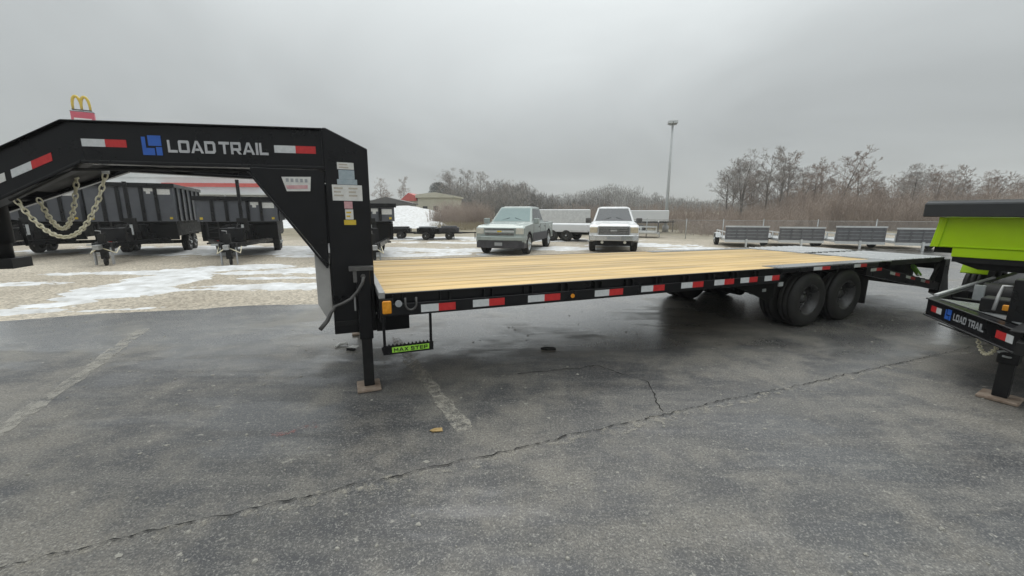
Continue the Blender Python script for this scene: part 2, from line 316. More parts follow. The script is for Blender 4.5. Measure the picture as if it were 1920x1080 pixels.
# ------------------------------------------------------------------ mesh builder
class MB:
    def __init__(s): s.v = []; s.f = []; s.mi = []; s.smooth = []
    def add(s, vs, fs, m=0, sm=False):
        o = len(s.v); s.v += [tuple(a) for a in vs]
        for f in fs: s.f.append([i + o for i in f]); s.mi.append(m); s.smooth.append(sm)
    def box(s, x0, x1, y0, y1, z0, z1, m=0):
        s.add([(x0, y0, z0), (x1, y0, z0), (x1, y1, z0), (x0, y1, z0), (x0, y0, z1), (x1, y0, z1), (x1, y1, z1), (x0, y1, z1)],
              [(0, 3, 2, 1), (4, 5, 6, 7), (0, 1, 5, 4), (1, 2, 6, 5), (2, 3, 7, 6), (3, 0, 4, 7)], m)
    def prism(s, poly, a, b, fn, m=0):
        """poly of 2D points; fn(u, v, t) -> xyz ; between t=a and t=b"""
        n = len(poly)
        vs = [fn(p[0], p[1], a) for p in poly] + [fn(p[0], p[1], b) for p in poly]
        fs = [list(range(n)), list(range(2 * n - 1, n - 1, -1))]
        fs += [(i, i + n, (i + 1) % n + n, (i + 1) % n) for i in range(n)]
        s.add(vs, fs, m)
    def prism_y(s, poly, a, b, m=0): s.prism(poly, a, b, lambda u, v, t: (u, t, v), m)
    def prism_x(s, poly, a, b, m=0): s.prism(poly, a, b, lambda u, v, t: (t, u, v), m)
    def prism_z(s, poly, a, b, m=0): s.prism(poly, a, b, lambda u, v, t: (u, v, t), m)
    def tube(s, pts, r, n=6, m=0, caps=True, sm=True):
        pts = [Vector(p) for p in pts]; k = len(pts)
        rs = r if isinstance(r, (list, tuple)) else [r] * k
        o = len(s.v); prev = None
        for i, p in enumerate(pts):
            d = (pts[min(i + 1, k - 1)] - pts[max(i - 1, 0)]).normalized()
            if prev is None:
                a = d.orthogonal().normalized()
            else:
                a = (prev - d * prev.dot(d))
                a = a.normalized() if a.length > 1e-6 else d.orthogonal().normalized()
            prev = a; b = d.cross(a)
            for j in range(n):
                q = 2 * math.pi * j / n
                s.v.append(tuple(p + (a * math.cos(q) + b * math.sin(q)) * rs[i]))
        for i in range(k - 1):
            for j in range(n):
                s.f.append([o + i * n + j, o + i * n + (j + 1) % n, o + (i + 1) * n + (j + 1) % n, o + (i + 1) * n + j]); s.mi.append(m); s.smooth.append(sm)
        if caps:
            s.f.append([o + j for j in range(n)][::-1]); s.mi.append(m); s.smooth.append(False)
            s.f.append([o + (k - 1) * n + j for j in range(n)]); s.mi.append(m); s.smooth.append(False)
    def lathe_y(s, prof, cx, cz, n=28, m=0, y0=0.0, sm=True):
        """profile of (radius, y) turned about the y axis through (cx, cz)"""
        o = len(s.v); k = len(prof)
        for r, y in prof:
            for j in range(n):
                q = 2 * math.pi * j / n
                s.v.append((cx + r * math.cos(q), y0 + y, cz + r * math.sin(q)))
        for i in range(k - 1):
            for j in range(n):
                s.f.append([o + i * n + j, o + (i + 1) * n + j, o + (i + 1) * n + (j + 1) % n, o + i * n + (j + 1) % n]); s.mi.append(m); s.smooth.append(sm)
    def mesh(s, name):
        me = bpy.data.meshes.new(name); me.from_pydata(s.v, [], s.f); me.update()
        me.polygons.foreach_set('material_index', s.mi)
        me.polygons.foreach_set('use_smooth', s.smooth)
        return me
    def build(s, name, mats, parent=None, bevel=0.0, loc=None, seg=1, recalc=False):
        me = s.mesh(name)
        if recalc:
            bm = bmesh.new(); bm.from_mesh(me); bmesh.ops.recalc_face_normals(bm, faces=bm.faces[:]); bm.to_mesh(me); bm.free()
        if not isinstance(mats, (list, tuple)): mats = [mats]
        for q in mats: me.materials.append(M[q] if isinstance(q, str) else q)
        return link(name, me, parent, bevel, loc, seg)
def link(name, me, parent=None, bevel=0.0, loc=None, seg=1):
    o = bpy.data.objects.new(name, me); COL.objects.link(o)
    if parent is not None: o.parent = parent
    if loc is not None: o.location = loc
    if bevel:
        b = o.modifiers.new('bevel', 'BEVEL'); b.width = bevel; b.segments = seg; b.limit_method = 'ANGLE'; b.angle_limit = R(35)
    return o
def thing(name, label, cat, loc=(0, 0, 0), rz=0.0, group=None, rot=None):
    o = bpy.data.objects.new(name, None); COL.objects.link(o)
    o.location = loc; o.rotation_euler = rot if rot else (0, 0, rz)
    o.empty_display_size = 0.2
    return tag(o, label, cat, group)
def tag(o, label, cat, group=None):
    o['label'] = label; o['category'] = cat
    if group: o['group'] = group
    return o
def kind(o, k): o['kind'] = k; return o
def part(name, mats, parent, fn, bevel=0.0, recalc=False, loc=None, seg=1):
    mb = MB(); fn(mb); return mb.build(name, mats, parent, bevel, loc, seg, recalc)
def boxpart(name, mats, parent, x0, x1, y0, y1, z0, z1, bevel=0.0):
    mb = MB(); mb.box(x0, x1, y0, y1, z0, z1); return mb.build(name, mats, parent, bevel)
def copy_tree(o, parent=None):
    c = o.copy(); COL.objects.link(c)
    if parent is not None: c.parent = parent
    for ch in list(o.children): copy_tree(ch, c)
    return c
def share(o, name, parent, loc=None, rot=None):
    c = o.copy(); COL.objects.link(c); c.name = name; c.parent = parent
    if loc is not None: c.location = loc
    if rot is not None: c.rotation_euler = rot
    return c

# ------------------------------------------------------------------ ground
def ground():
    mb = MB(); S = 440
    mb.add([(-S, -60, -0.014), (S, -60, -0.014), (S, 330, -0.014), (-S, 330, -0.014)], [(0, 1, 2, 3)])
    kind(mb.build('ground', 'gravel'), 'structure')
    # asphalt apron with a ragged far edge
    rnd = random.Random(3)
    edge = []
    x = -40.0
    while x <= 60:
        yy = 7.75 + 0.253 * x + 0.10 * math.sin(x * 0.9) + 0.05 * math.sin(x * 2.7 + 1) + rnd.uniform(-0.035, 0.035)
        if x > 3.4: yy += min(1, (x - 3.4) / 2.2) * (7.2 - 0.12 * max(0, x - 6))
        edge.append((x, yy)); x += 0.22 if -12 < x < 12 else 1.0
    poly = [(60, -30), (-40, -30)] + edge
    mb = MB(); n = len(poly)
    top = [(p[0], p[1], 0.0) for p in poly]; bot = [(p[0], p[1], -0.03) for p in poly]
    mb.add(top, [list(range(n))[::-1]])
    mb.add(top + bot, [(i, i + n, (i + 1) % n + n, (i + 1) % n) for i in range(n)])
    o = mb.build('asphalt_pavement', 'asphalt', recalc=True); kind(o, 'structure')
ground()
GZ = 0.0
def ribbon(name, pts, wd, mat, z, jag=0.0, step=0.1, seed=1, wvar=0.0):
    rnd = random.Random(seed); mb = MB(); pos = []
    for a, b in zip(pts[:-1], pts[1:]):
        a = Vector(a); b = Vector(b); k = max(1, int((b - a).length / step))
        for i in range(k): pos.append(a.lerp(b, i / k))
    pos.append(Vector(pts[-1])); off = 0
    vs = []
    for i, p in enumerate(pos):
        d = (pos[min(i + 1, len(pos) - 1)] - pos[max(i - 1, 0)]).normalized(); nn = Vector((-d.y, d.x))
        off = off * 0.75 + rnd.uniform(-jag, jag); ww = wd * (1 + rnd.uniform(-wvar, wvar))
        c = p + nn * off
        vs += [(*(c + nn * ww / 2), z), (*(c - nn * ww / 2), z)]
    fs = [(2 * i, 2 * i + 1, 2 * i + 3, 2 * i + 2) for i in range(len(pos) - 1)]
    mb.add(vs, fs); o = mb.build(name, mat); kind(o, 'structure'); return o
crack_line = [(-2.75, 1.38), (-2.33, 1.535), (-1.972, 1.687), (-0.86, 2.107), (0.2, 2.53), (1.194, 2.918), (3.0, 3.59), (5.073, 4.366), (6.4, 4.85)]
ribbon('pale_dust_along_crack', [(a + .012, b - .03) for a, b in crack_line], 0.085, 'dust', GZ + 0.004, 0.02, 0.1, 5, 0.6)
ribbon('pavement_crack', crack_line, 0.0055, 'crack', GZ + 0.008, 0.011, 0.026, 9, 0.95)
ribbon('parking_line', [(-3.5, 2.25), (-3.786, 2.677), (-4.352, 3.803), (-5.134, 5.311)], 0.13, 'line_faint', GZ + 0.004, 0.01, 0.12, 2, 0.25)
ribbon('parking_line', [(-1.5, 4.9), (-1.11, 4.107), (-0.36, 2.68)], 0.13, 'line_paint', GZ + 0.004, 0.01, 0.12, 4, 0.3)
ribbon('red_spray_mark', [(-1.75, 2.62), (-1.5, 2.78)], 0.1, 'red_mark', GZ + 0.004, 0.01, 0.1, 4, 0.3)
ribbon('hairline_crack', [(0.05, 3.75), (0.9, 3.95), (1.3, 3.55), (1.22, 2.98)], 0.008, 'crack', GZ + 0.004, 0.016, 0.05, 14, 0.8)

# ---- snow: one uneven sheet that rises above the gravel only where it lies
def snow():
    from mathutils import noise as mnoise
    blobs = [  # centre x, y, half-length, half-width, rotation deg, weight
        (-8.5, 9.3, 2.4, .85, 97, 1.12), (-7.9, 7.9, .9, .5, 20, 1.0), (-8.3, 11.6, 1.6, .7, 20, 1.0), (-12.4, 8.9, 2.2, .36, 5, .8), (-10.8, 10.6, 1.6, .3, 5, .55),
        (-6.0, 11.0, 4.2, .55, 5, .8), (-5.0, 8.6, 2.0, .42, 4, .78), (-3.4, 8.9, 1.4, .36, 6, .8), (-4.2, 9.9, 2.2, .22, 4, .6), (-8.5, 6.2, 1.0, .2, 14, .95), (-10.3, 5.5, 1.4, .26, 14, 1.05), (-6.7, 6.5, .8, .09, 14, .6),
        (-12, 17.5, 9, 2.2, 0, 1.0), (-5, 15.4, 4, .7, 5, .8),
        (-2.6, 17.4, 2.8, .8, 2, 1.0), (2.2, 18.2, 1.8, 1.0, 0, 1.0), (6.5, 20.3, 2.6, 1.1, -6, 1.0), (8.6, 18.3, 1.6, .9, -4, .9), (-3.5, 22, 3.5, .7, 0, .8),
        (-6, 26, 5, 1.5, 0, .8), (3, 24, 5, 1.2, 0, .8)]
    pre = [(a, b, c, d, math.cos(R(e)), math.sin(R(e)), f) for a, b, c, d, e, f in blobs]
    mb = MB()
    for (x0, x1, y0, y1, st) in ((-19, -2.2, 4.6, 12.6, 0.065), (-24, 24, 12.6, 28, 0.22), (-2.2, 2.6, 8.6, 12.6, 0.15)):
        nx = int((x1 - x0) / st) + 1; ny = int((y1 - y0) / st) + 1
        hh = {}
        vs = []
        for j in range(ny):
            for i in range(nx):
                x = x0 + i * st; y = y0 + j * st
                m = 0
                for a, b, c, d, co, si, f in pre:
                    dx = x - a; dy = y - b
                    u = (dx * co + dy * si) / c; v = (-dx * si + dy * co) / d
                    q = u * u + v * v
                    if q < 2.6: m = max(m, f * (1 - q * 0.62))
                nz = mnoise.fractal((x * 0.55, y * 1.3, 3.1), 0.6, 2.1, 4) * 0.42 + (mnoise.noise((x * 2.3, y * 4.2, 7.0)) * 0.3 + mnoise.noise((x * 6, y * 10, 1.0)) * 0.26 if m > 0.02 else 0)
                h = m - 0.34 + nz * (0.6 + 0.6 * (m > 0.02))
                vs.append((x, y, max(-0.03, min(h, 0.55) * 0.085) - 0.014))
        fs = []
        for j in range(ny - 1):
            for i in range(nx - 1):
                q = (j * nx + i, j * nx + i + 1, (j + 1) * nx + i + 1, (j + 1) * nx + i)
                if max(vs[k][2] for k in q) > -0.026: fs.append(q)
        used = sorted({k for f in fs for k in f}); rm = {k: n for n, k in enumerate(used)}
        mb.add([vs[k] for k in used], [[rm[k] for k in f] for f in fs], 0, True)
    o = mb.build('snow_patches', 'snow'); kind(o, 'stuff')
snow()
def snow_bank():
    from mathutils import noise as mnoise
    mb = MB(); nx, ny = 60, 24; vs = []
    for j in range(ny):
        for i in range(nx):
            u = i / (nx - 1); v = j / (ny - 1)
            x = -32.2 + 26.5 * u; y = 41 + 24 * v
            prof = min(1, v / 0.95) ; prof = prof * prof * (3 - 2 * prof)
            edge = min(1, u * 5, (1 - u) * 2.3)
            edge = edge * edge * (3 - 2 * edge)
            h = 2.75 * prof * max(0, edge) ** 0.7 + mnoise.fractal((x * 0.25, y * 0.25, 0), 0.8, 2, 4) * 0.3 - 0.12
            vs.append((x, y, h))
    fs = [(j * nx + i, j * nx + i + 1, (j + 1) * nx + i + 1, (j + 1) * nx + i) for j in range(ny - 1) for i in range(nx - 1)]
    mb.add(vs, fs, 0, True); kind(mb.build('snowy_bank', 'snow'), 'structure')
snow_bank()
# ------------------------------------------------------------------ gooseneck flatbed trailer
# local frame: x to the rear, y to the far side, z up, origin below the near front deck corner
DECK, WID = 0.938, 2.55
def tyre_prof(rb, ro, wd):
    h = wd
    return [(rb, 0.012), (rb + 0.03, 0.0), (rb + (ro - rb) * 0.55, -0.012), (ro - 0.03, 0.004), (ro - 0.008, 0.026), (ro, 0.04),
            (ro, h * .30), (ro - .009, h * .31), (ro - .009, h * .34), (ro, h * .35), (ro, h * .62), (ro - .009, h * .63), (ro - .009, h * .66), (ro, h * .67),
            (ro, h - 0.04), (ro - 0.03, h - 0.004), (rb + 0.03, h), (rb, h - 0.012)]
def rim_dished(rb):     # deep outer dual
    return [(rb + 0.008, 0.006), (rb - 0.004, 0.002), (rb - 0.012, 0.02), (rb - 0.02, 0.05), (rb - 0.03, 0.06), (rb - 0.034, 0.15), (rb - 0.05, 0.165), (0.09, 0.15), (0.075, 0.145), (0.062, 0.075), (0.045, 0.062), (0.0, 0.06)]
def rim_flat(rb):
    return [(rb + 0.008, 0.006), (rb - 0.006, 0.004), (rb - 0.02, 0.02), (rb - 0.03, 0.06), (rb - 0.06, 0.045), (0.09, 0.04), (0.085, 0.0), (0.05, -0.02), (0.0, -0.02)]
def make_wheel(parent, x, y, z, ro=0.39, rb=0.215, wd=0.22, dished=True, flip=False, seg=36, rim='rim_black', lug=8):
    """hub part with tyre and rim as its sub-parts; outer face looks to -y unless flipped"""
    hr = .05 * ro / .39; yy = .146 if dished else .0
    mb = MB(); mb.lathe_y([(hr * 1.2, yy), (hr, yy - .05), (hr * .6, yy - .065), (0, yy - .065)], 0, 0, 10)
    hub = mb.build('wheel', 'galv' if not dished else 'rim_black', parent)
    hub.location = (x, y, z)
    if flip: hub.rotation_euler = (0, 0, math.pi)
    mb = MB(); mb.lathe_y(tyre_prof(rb, ro, wd), 0, 0, seg); mb.build('tyre', 'rubber', hub)
    mb = MB(); mb.lathe_y(rim_dished(rb) if dished else rim_flat(rb), 0, 0, seg); mb.build('rim', rim, hub)
    if dished:
        nut = None
        for k in range(lug):
            a = 2 * math.pi * k / lug; pos = (.115 * math.cos(a), .158, .115 * math.sin(a))
            if nut is None:
                mb = MB(); mb.tube([(0, 0, 0), (0, -.035, 0)], .014, 6, sm=False); nut = mb.build('lug_nut', 'steel_grey', hub); nut.location = pos
            else: share(nut, 'lug_nut', hub, pos)
    return hub
LET = {
 'L': [[(0, 0), (.95, 0), (.95, .21), (.24, .21), (.24, 1), (0, 1)]],
 'O': [[(0, .1), (.1, 0), (.26, .22), (.26, .78), (.1, 1), (0, .9)], [(.1, 0), (1.02, 0), (.86, .22), (.26, .22)], [(1.02, 0), (1.12, .1), (1.12, .9), (1.02, 1), (.86, .78), (.86, .22)], [(.1, 1), (.26, .78), (.86, .78), (1.02, 1)]],
 'A': [[(0, 0), (.27, 0), (.64, .82), (.64, 1), (.5, 1)], [(1.28, 0), (.78, 1), (.64, 1), (.64, .82), (1.01, 0)], [(.4, .2), (.88, .2), (.79, .38), (.49, .38)]],
 'D': [[(0, 0), (.26, 0), (.26, 1), (0, 1)], [(.26, 0), (.95, 0), (.82, .22), (.26, .22)], [(.95, 0), (1.12, .18), (1.12, .82), (.95, 1), (.82, .78), (.86, .7), (.86, .3), (.82, .22)], [(.26, .78), (.82, .78), (.95, 1), (.26, 1)]],
 'T': [[(0, .78), (1.1, .78), (1.1, 1), (0, 1)], [(.43, 0), (.68, 0), (.68, .78), (.43, .78)]],
 'R': [[(0, 0), (.25, 0), (.25, 1), (0, 1)], [(.25, .8), (.84, .8), (1.02, 1), (.25, 1)], [(.84, .8), (.84, .5), (1.08, .36), (1.08, .92), (1.02, 1)], [(.25, .3), (.98, .3), (1.08, .36), (.84, .5), (.25, .5)], [(.56, .3), (.82, 0), (1.12, 0), (.84, .3)]],
 'I': [[(0, 0), (.25, 0), (.25, 1), (0, 1)]],
 'M': [[(0, 0), (.22, 0), (.22, 1), (0, 1)], [(.98, 0), (1.2, 0), (1.2, 1), (.98, 1)], [(.22, 1), (.22, .68), (.6, .2), (.6, .5)], [(.98, 1), (.6, .5), (.6, .2), (.98, .68)]],
 'X': [[(0, 0), (.28, 0), (1.1, 1), (.82, 1)], [(.82, 0), (1.1, 0), (.66, .54), (.52, .37)], [(.28, 1), (0, 1), (.44, .46), (.58, .63)]],
 'S': [[(0, 0), (1, 0), (1, .2), (0, .2)], [(.76, .2), (1, .2), (1, .6), (.76, .4)], [(0, .4), (.76, .4), (1, .6), (0, .6)], [(0, .6), (.24, .6), (.24, .8), (0, .8)], [(0, .8), (1, .8), (1, 1), (0, 1)]],
 'E': [[(0, 0), (.24, 0), (.24, 1), (0, 1)], [(.24, 0), (.95, 0), (.95, .2), (.24, .2)], [(.24, .4), (.88, .4), (.88, .6), (.24, .6)], [(.24, .8), (.95, .8), (.95, 1), (.24, 1)]],
 'P': [[(0, 0), (.25, 0), (.25, 1), (0, 1)], [(.25, .8), (1.04, .8), (1.04, 1), (.25, 1)], [(.8, .5), (1.04, .5), (1.04, .8), (.8, .8)], [(.25, .3), (1.04, .3), (1.04, .5), (.25, .5)]],
}
def text_polys(txt, gap=.17, space=.35):
    x = 0; res = []
    for ch in txt:
        if ch == ' ': x += space; continue
        wmax = max(p[0] for poly in LET[ch] for p in poly)
        res += [[(px + x, py) for px, py in poly] for poly in LET[ch]]
        x += wmax + gap
    return res, x - gap

class Beam:
    """frame that runs forward and inward along the near neck beam: s forward, v outward, z up"""
    def __init__(s, mirror=False):
        s.d = Vector((-0.9654, 0.2607, 0)); s.n = Vector((-0.2607, -0.9654, 0)); s.o = Vector((-0.392, 0.414, 0)); s.m = mirror
    def __call__(s, a, v, z):
        p = s.o + s.d * a + s.n * v
        return (p.x, WID - p.y if s.m else p.y, z)
def gooseneck():
    T = thing('gooseneck_trailer', 'long black gooseneck flatbed trailer with a pale pine plank deck', 'trailer', (-1.047, 3.162, 0), rot=(0, R(0.602), R(23.073)))
    # ---- neck
    slope = math.tan(R(26))
    top = [(0.0, 2.269), (1.866, 2.262), (2.72, 2.262 - .854 * slope)]
    bot = [(0.0, 1.941), (1.775, 1.945), (2.60, 1.945 - .825 * slope)]
    beams = []
    for far in (False, True):
        B = Beam(far); mb = MB()
        mb.prism([*bot, *top[::-1]], -0.044, -0.032, lambda u, v, t: B(u, t, v))          # web
        for line, sgn in ((top, -1), (bot, 1)):                                          # flanges
            for (a, b) in zip(line[:-1], line[1:]):
                mb.prism([a, b, (b[0], b[1] + sgn * (.014 if sgn < 0 else .026)), (a[0], a[1] + sgn * (.014 if sgn < 0 else .026))], -0.12, 0.0, lambda u, v, t: B(u, t, v))
        mb.prism([(0.002, 1.956), (.014, 1.956), (.014, 2.254), (.002, 2.254)], -0.118, -0.002, lambda u, v, t: B(u, t, v))
        nb = mb.build('neck_beam', 'black', T, 0.006, recalc=True, seg=2); beams.append(nb)
    nb = beams[0]; B = Beam()
    def decal(name, mat, polys, parent, t0=-0.032, t1=-0.029, fr=None):
        fr = fr or (lambda u, v, t: B(u, t, v))
        mb = MB()
        for p in polys: mb.prism(p, t0, t1, fr)
        return mb.build(name, mat, parent, recalc=True)
    def rect(a, b, c, d): return [(a, c), (b, c), (b, d), (a, d)]
    for s0, sm, s1, z0, z1 in ((1.767, 1.607, 1.46, 2.074, 2.13), (.389, .226, .07, 2.068, 2.126)):
        decal('reflector_tape', 'tape_white', [rect(sm, s0, z0, z1)], nb); decal('reflector_tape', 'tape_red', [rect(s1, sm, z0, z1)], nb)
    def on_slope(s, dz): return (s, 1.925 - (s - 2.127) * .463 + dz)
    decal('reflector_tape', 'tape_white', [[on_slope(2.275, -.03), on_slope(2.275, .03), on_slope(2.13, .03), on_slope(2.13, -.03)]], nb)
    decal('reflector_tape', 'tape_red', [[on_slope(2.13, -.03), on_slope(2.13, .03), on_slope(1.985, .03), on_slope(1.985, -.03)]], nb)
    decal('warning_sticker', 'sticker_white', [[on_slope(2.43, -.03), on_slope(2.43, .03), on_slope(2.32, .03), on_slope(2.32, -.03)]], nb)
    # blue two-piece monogram
    lx = lambda u: 1.353 - u * .138
    lz = lambda v: 2.022 + v * .148
    mono = [[(0, 0), (0, .92), (.2, .92), (.2, .36), (.62, .36), (.62, 0)], [(.33, .48), (.33, 1), (1, 1), (1, .48)], [(.7, 0), (.7, .42), (1, .42), (1, 0)]]
    decal('logo', 'logo_blue', [[(lx(u), lz(v)) for u, v in p] for p in mono], nb)
    pol = []
    for txt, s0, s1 in (('LOAD', 1.173, .828), ('TRAIL', .802, .436)):
        ps, wd = text_polys(txt, .14)
        pol += [[(s0 - (s0 - s1) * u / wd, 2.046 + v * .094) for u, v in p] for p in ps]
    decal('lettering', 'letter_grey', pol, nb)
    # cross plates joining both beams, and coupler
    mb = MB(); A = Beam(); F = Beam(True)
    for s0, s1 in ((1.3, 1.42), (1.86, 2.25), (2.45, 2.6)):
        z = lambda s: 1.97 - max(0, s - 1.775) * slope
        p = [A(s0, -.05, z(s0)), A(s1, -.05, z(s1)), F(s1, -.05, z(s1)), F(s0, -.05, z(s0))]
        mb.add(p + [(q[0], q[1], q[2] + .05) for q in p], [(0, 1, 2, 3), (4, 7, 6, 5), (0, 4, 5, 1), (1, 5, 6, 2), (2, 6, 7, 3), (3, 7, 4, 0)])
    mb.build('neck_cross_plate', 'black_dull', T, recalc=True)
    mb = MB(); mb.tube([(-2.86, 1.275, 1.95), (-2.86, 1.275, 1.32)], .085, 16); mb.tube([(-2.86, 1.275, 1.5), (-2.86, 1.275, 1.17)], .065, 16)
    mb.box(-2.97, -2.75, 1.16, 1.39, 1.12, 1.2); mb.tube([(-2.72, 1.2, 1.5), (-2.68, 1.2, 1.5), (-2.66, 1.2, 1.3)], .012, 6)
    cp = mb.build('coupler', 'black_dull', T)
    boxpart('coupler_plate', 'black', T, -2.98, -2.68, 1.02, 1.53, 1.66, 1.7, .004)
    # ---- uprights with corner chamfer, gussets and stickers
    prof = [(-.408, .52), (-.052, .52), (-.052, 2.128), (-.366, 2.272), (-.392, 2.272), (-.392, 1.9), (-.40, 1.2)]
    for a, b in ((.414, .56), (WID - .56, WID - .414)):
        mb = MB(); mb.prism_y(prof, a, b); up = mb.build('upright', 'black', T, .006, recalc=True)
        g0, g1 = (a + .018, a + .03) if a < 1 else (b - .03, b - .018)
        mb = MB(); mb.prism_y([(-.401, 1.935), (-.925, 1.935), (-.93, 1.90), (-.415, 1.13)], g0, g1)
        # lip along the sloping edge
        mb.prism_y([(-.945, 1.90), (-.93, 1.895), (-.418, 1.125), (-.433, 1.118)], g0 - .035, g1 + .035)
        gs = mb.build('gusset_plate', 'black', T, .003, recalc=True)
        if a < 1: up0, gs0 = up, gs
    def stick(name, mat, x0, x1, z0, z1, parent, y=.414, t=.0025, label=None):
        mb = MB(); mb.box(x0, x1, y - t, y - .0002, z0, z1); o = mb.build(name, mat, parent); return o
    def print_rows(x0, x1, z0, z1, mat, rows, parent, y=.414):
        mb = MB(); h = (z1 - z0) / rows
        for r in range(rows):
            mb.box(x0, x0 + (x1 - x0) * random.uniform(.6, 1), y - .0036, y - .0026, z0 + h * (r + .28), z0 + h * (r + .72))
        return mb.build('sticker_print', mat, parent)
    stick('safety_sticker', 'sticker_white', -.298, -.168, 1.95, 2.006, up0); print_rows(-.285, -.182, 1.955, 2.0, 'sticker_tan', 2, up0)
    stick('safety_sticker', 'sticker_bluegrey', -.29, -.166, 1.87, 1.945, up0); stick('safety_sticker', 'sticker_bluegrey', -.305, -.148, 1.826, 1.869, up0)
    s3 = stick('vin_sticker', 'sticker_white', -.348, -.112, 1.692, 1.823, up0)
    print_rows(-.335, -.25, 1.72, 1.81, 'sticker_tan', 3, up0); print_rows(-.22, -.13, 1.72, 1.81, 'sticker_tan', 3, up0)
    stick('safety_sticker', 'sticker_pink', -.262, -.196, 1.626, 1.686, up0); stick('safety_sticker', 'sticker_white', -.258, -.194, 1.534, 1.62, up0)
    print_rows(-.25, -.2, 1.545, 1.61, 'sticker_yellow', 2, up0); stick('safety_sticker', 'sticker_yellow', -.272, -.176, 1.488, 1.53, up0)
    g = .43
    mb = MB(); mb.prism_y([(-.715, 1.87), (-.502, 1.879), (-.514, 1.764), (-.685, 1.758)], g - .001, g + .001); mb.build('brand_sticker', 'sticker_white', gs0, recalc=True)
    mb = MB(); mb.prism_y([(-.69, 1.805), (-.53, 1.812), (-.532, 1.782), (-.68, 1.776)], g - .0025, g - .0012); mb.build('sticker_print', 'sticker_pink', gs0, recalc=True)
    mb = MB()
    for k in range(5): mb.prism_y([(-.685 + k * .034, 1.832), (-.665 + k * .034, 1.833), (-.665 + k * .034, 1.86), (-.685 + k * .034, 1.859)], g - .0025, g - .0012)
    mb.build('sticker_print', 'sticker_grey', gs0, recalc=True)
    # lower neck frame between the uprights
    boxpart('lower_cross_tube', 'black', T, -.40, -.3, .562, WID - .562, .55, .66, .006)
    boxpart('lower_cross_tube', 'black', T, -.15, -.055, .562, WID - .562, .55, .66, .006)
    for y in (.45, WID - .6):
        boxpart('lower_frame_block', 'black', T, -.05, .25, y, y + .15, .5, .64, .005)
    boxpart('frame_foot_bar', 'black_dull', T, -.39, -.16, .39, .413, .6, .64, .003)
    # front toolbox with a sloping lid
    mb = MB(); mb.prism_y([(-.505, .86), (-.505, 1.2), (-.11, 1.28), (-.11, .76), (-.45, .76)], .565, WID - .565)
    tb = mb.build('front_toolbox', 'toolbox', T, .005, recalc=True)
    mb = MB(); mb.prism_y([(-.52, 1.195), (-.52, 1.21), (-.42, 1.235), (-.12, 1.295), (-.12, 1.283)], .57, WID - .57); mb.build('toolbox_lid', 'steel_grey', tb, recalc=True)
    mb = MB(); mb.prism_y([(-.525, .8), (-.525, 1.24), (-.41, 1.16), (-.41, .72), (-.46, .66)], .45, .556); mb.build('toolbox_end_panel', 'toolbox', tb, .004, recalc=True)
    mb = MB(); mb.prism_y([(-.535, 1.272), (-.41, 1.15), (-.408, 1.19), (-.52, 1.3)], .435, .565); mb.build('toolbox_flap', 'steel_grey', tb, recalc=True)
    # ---- main beams, crossmembers
    for y in (.62, WID - .62):
        mb = MB()
        pr = [(-.05, .66), (-.05, .845), (7.1, .845), (9.28, .47), (9.28, .40), (7.15, .64)]
        mb.prism_y(pr, y - .006, y + .006)
        mb.box(-.05, 7.1, y - .07, y + .07, .832, .846); mb.box(-.05, 7.1, y - .07, y + .07, .66, .674)
        mb.build('main_beam', 'underframe', T, recalc=True)
    cm = None
    for k in range(18):
        x = .3 + k * .4
        if cm is None:
            mb = MB(); mb.box(-.03, .03, .06, WID - .06, .848, .893); mb.box(-.01, .01, .06, WID - .06, .80, .848); cm = mb.build('cross_member', 'underframe', T); cm.location = (x, 0, 0)
        else: share(cm, 'cross_member', T, (x, 0, 0))
    # ---- side rails
    rails = []
    for far in (False, True):
        my = (lambda y: WID - y) if far else (lambda y: y)
        def bx(mb, x0, x1, y0, y1, z0, z1):
            a, b = sorted((my(y0), my(y1))); mb.box(x0, x1, a, b, z0, z1)
        mb = MB()
        bx(mb, 0, 4.95, .035, .055, .735, .936)                      # deep channel web
        bx(mb, 0, 4.95, .055, .12, .735, .75)
        bx(mb, 4.95, 7.2, .035, .055, .86, .936)
        mb.prism_y([(4.95, .735), (4.95, .86), (5.12, .86)], *sorted((my(.036), my(.054))))
        rl = mb.build('side_rail', 'black', T, .003, recalc=True); rails.append(rl)
        mb = MB(); bx(mb, .0, 4.95, -.012, 0.0, .752, .852); bx(mb, 4.95, 7.2, -.012, 0.0, .872, .93)
        rub = mb.build('rub_rail', 'black', rl, .003)
        mb = MB(); bx(mb, 0, 4.9, .006, .034, .928, .939)
        mb.build('rail_cap', 'black', rl)
        pk = None
        for k in range(13):
            x = .1 + k * .4
            if x > 4.85: break
            mb = MB(); bx(mb, x - .045, x - .035, 0.0, .035, .745, .922); bx(mb, x + .035, x + .045, 0.0, .035, .745, .922)
            mb.build('stake_pocket', 'black_dull', rl)
        for k in range(6):
            x = 5.1 + k * .4
            mb = MB(); bx(mb, x - .01, x + .01, 0.0, .035, .872, .925); mb.build('rail_spacer', 'black_dull', rl)
        if not far: rub0 = rub
    rl = rails[0]
    def tape(x0, x1, z0, z1, y=-.012, names=('tape_white', 'tape_red'), zf=None, parent=None):
        xm = x0 + (x1 - x0) * .5
        for a, b, m in ((x0, xm, names[0]), (xm, x1, names[1])):
            mb = MB()
            zl = zf or (lambda x: 0)
            mb.prism_y([(a, z0 + zl(a)), (b, z0 + zl(b)), (b, z1 + zl(b)), (a, z1 + zl(a))], y - .002, y - .0002); mb.build('reflector_tape', m, parent or rl, recalc=True)
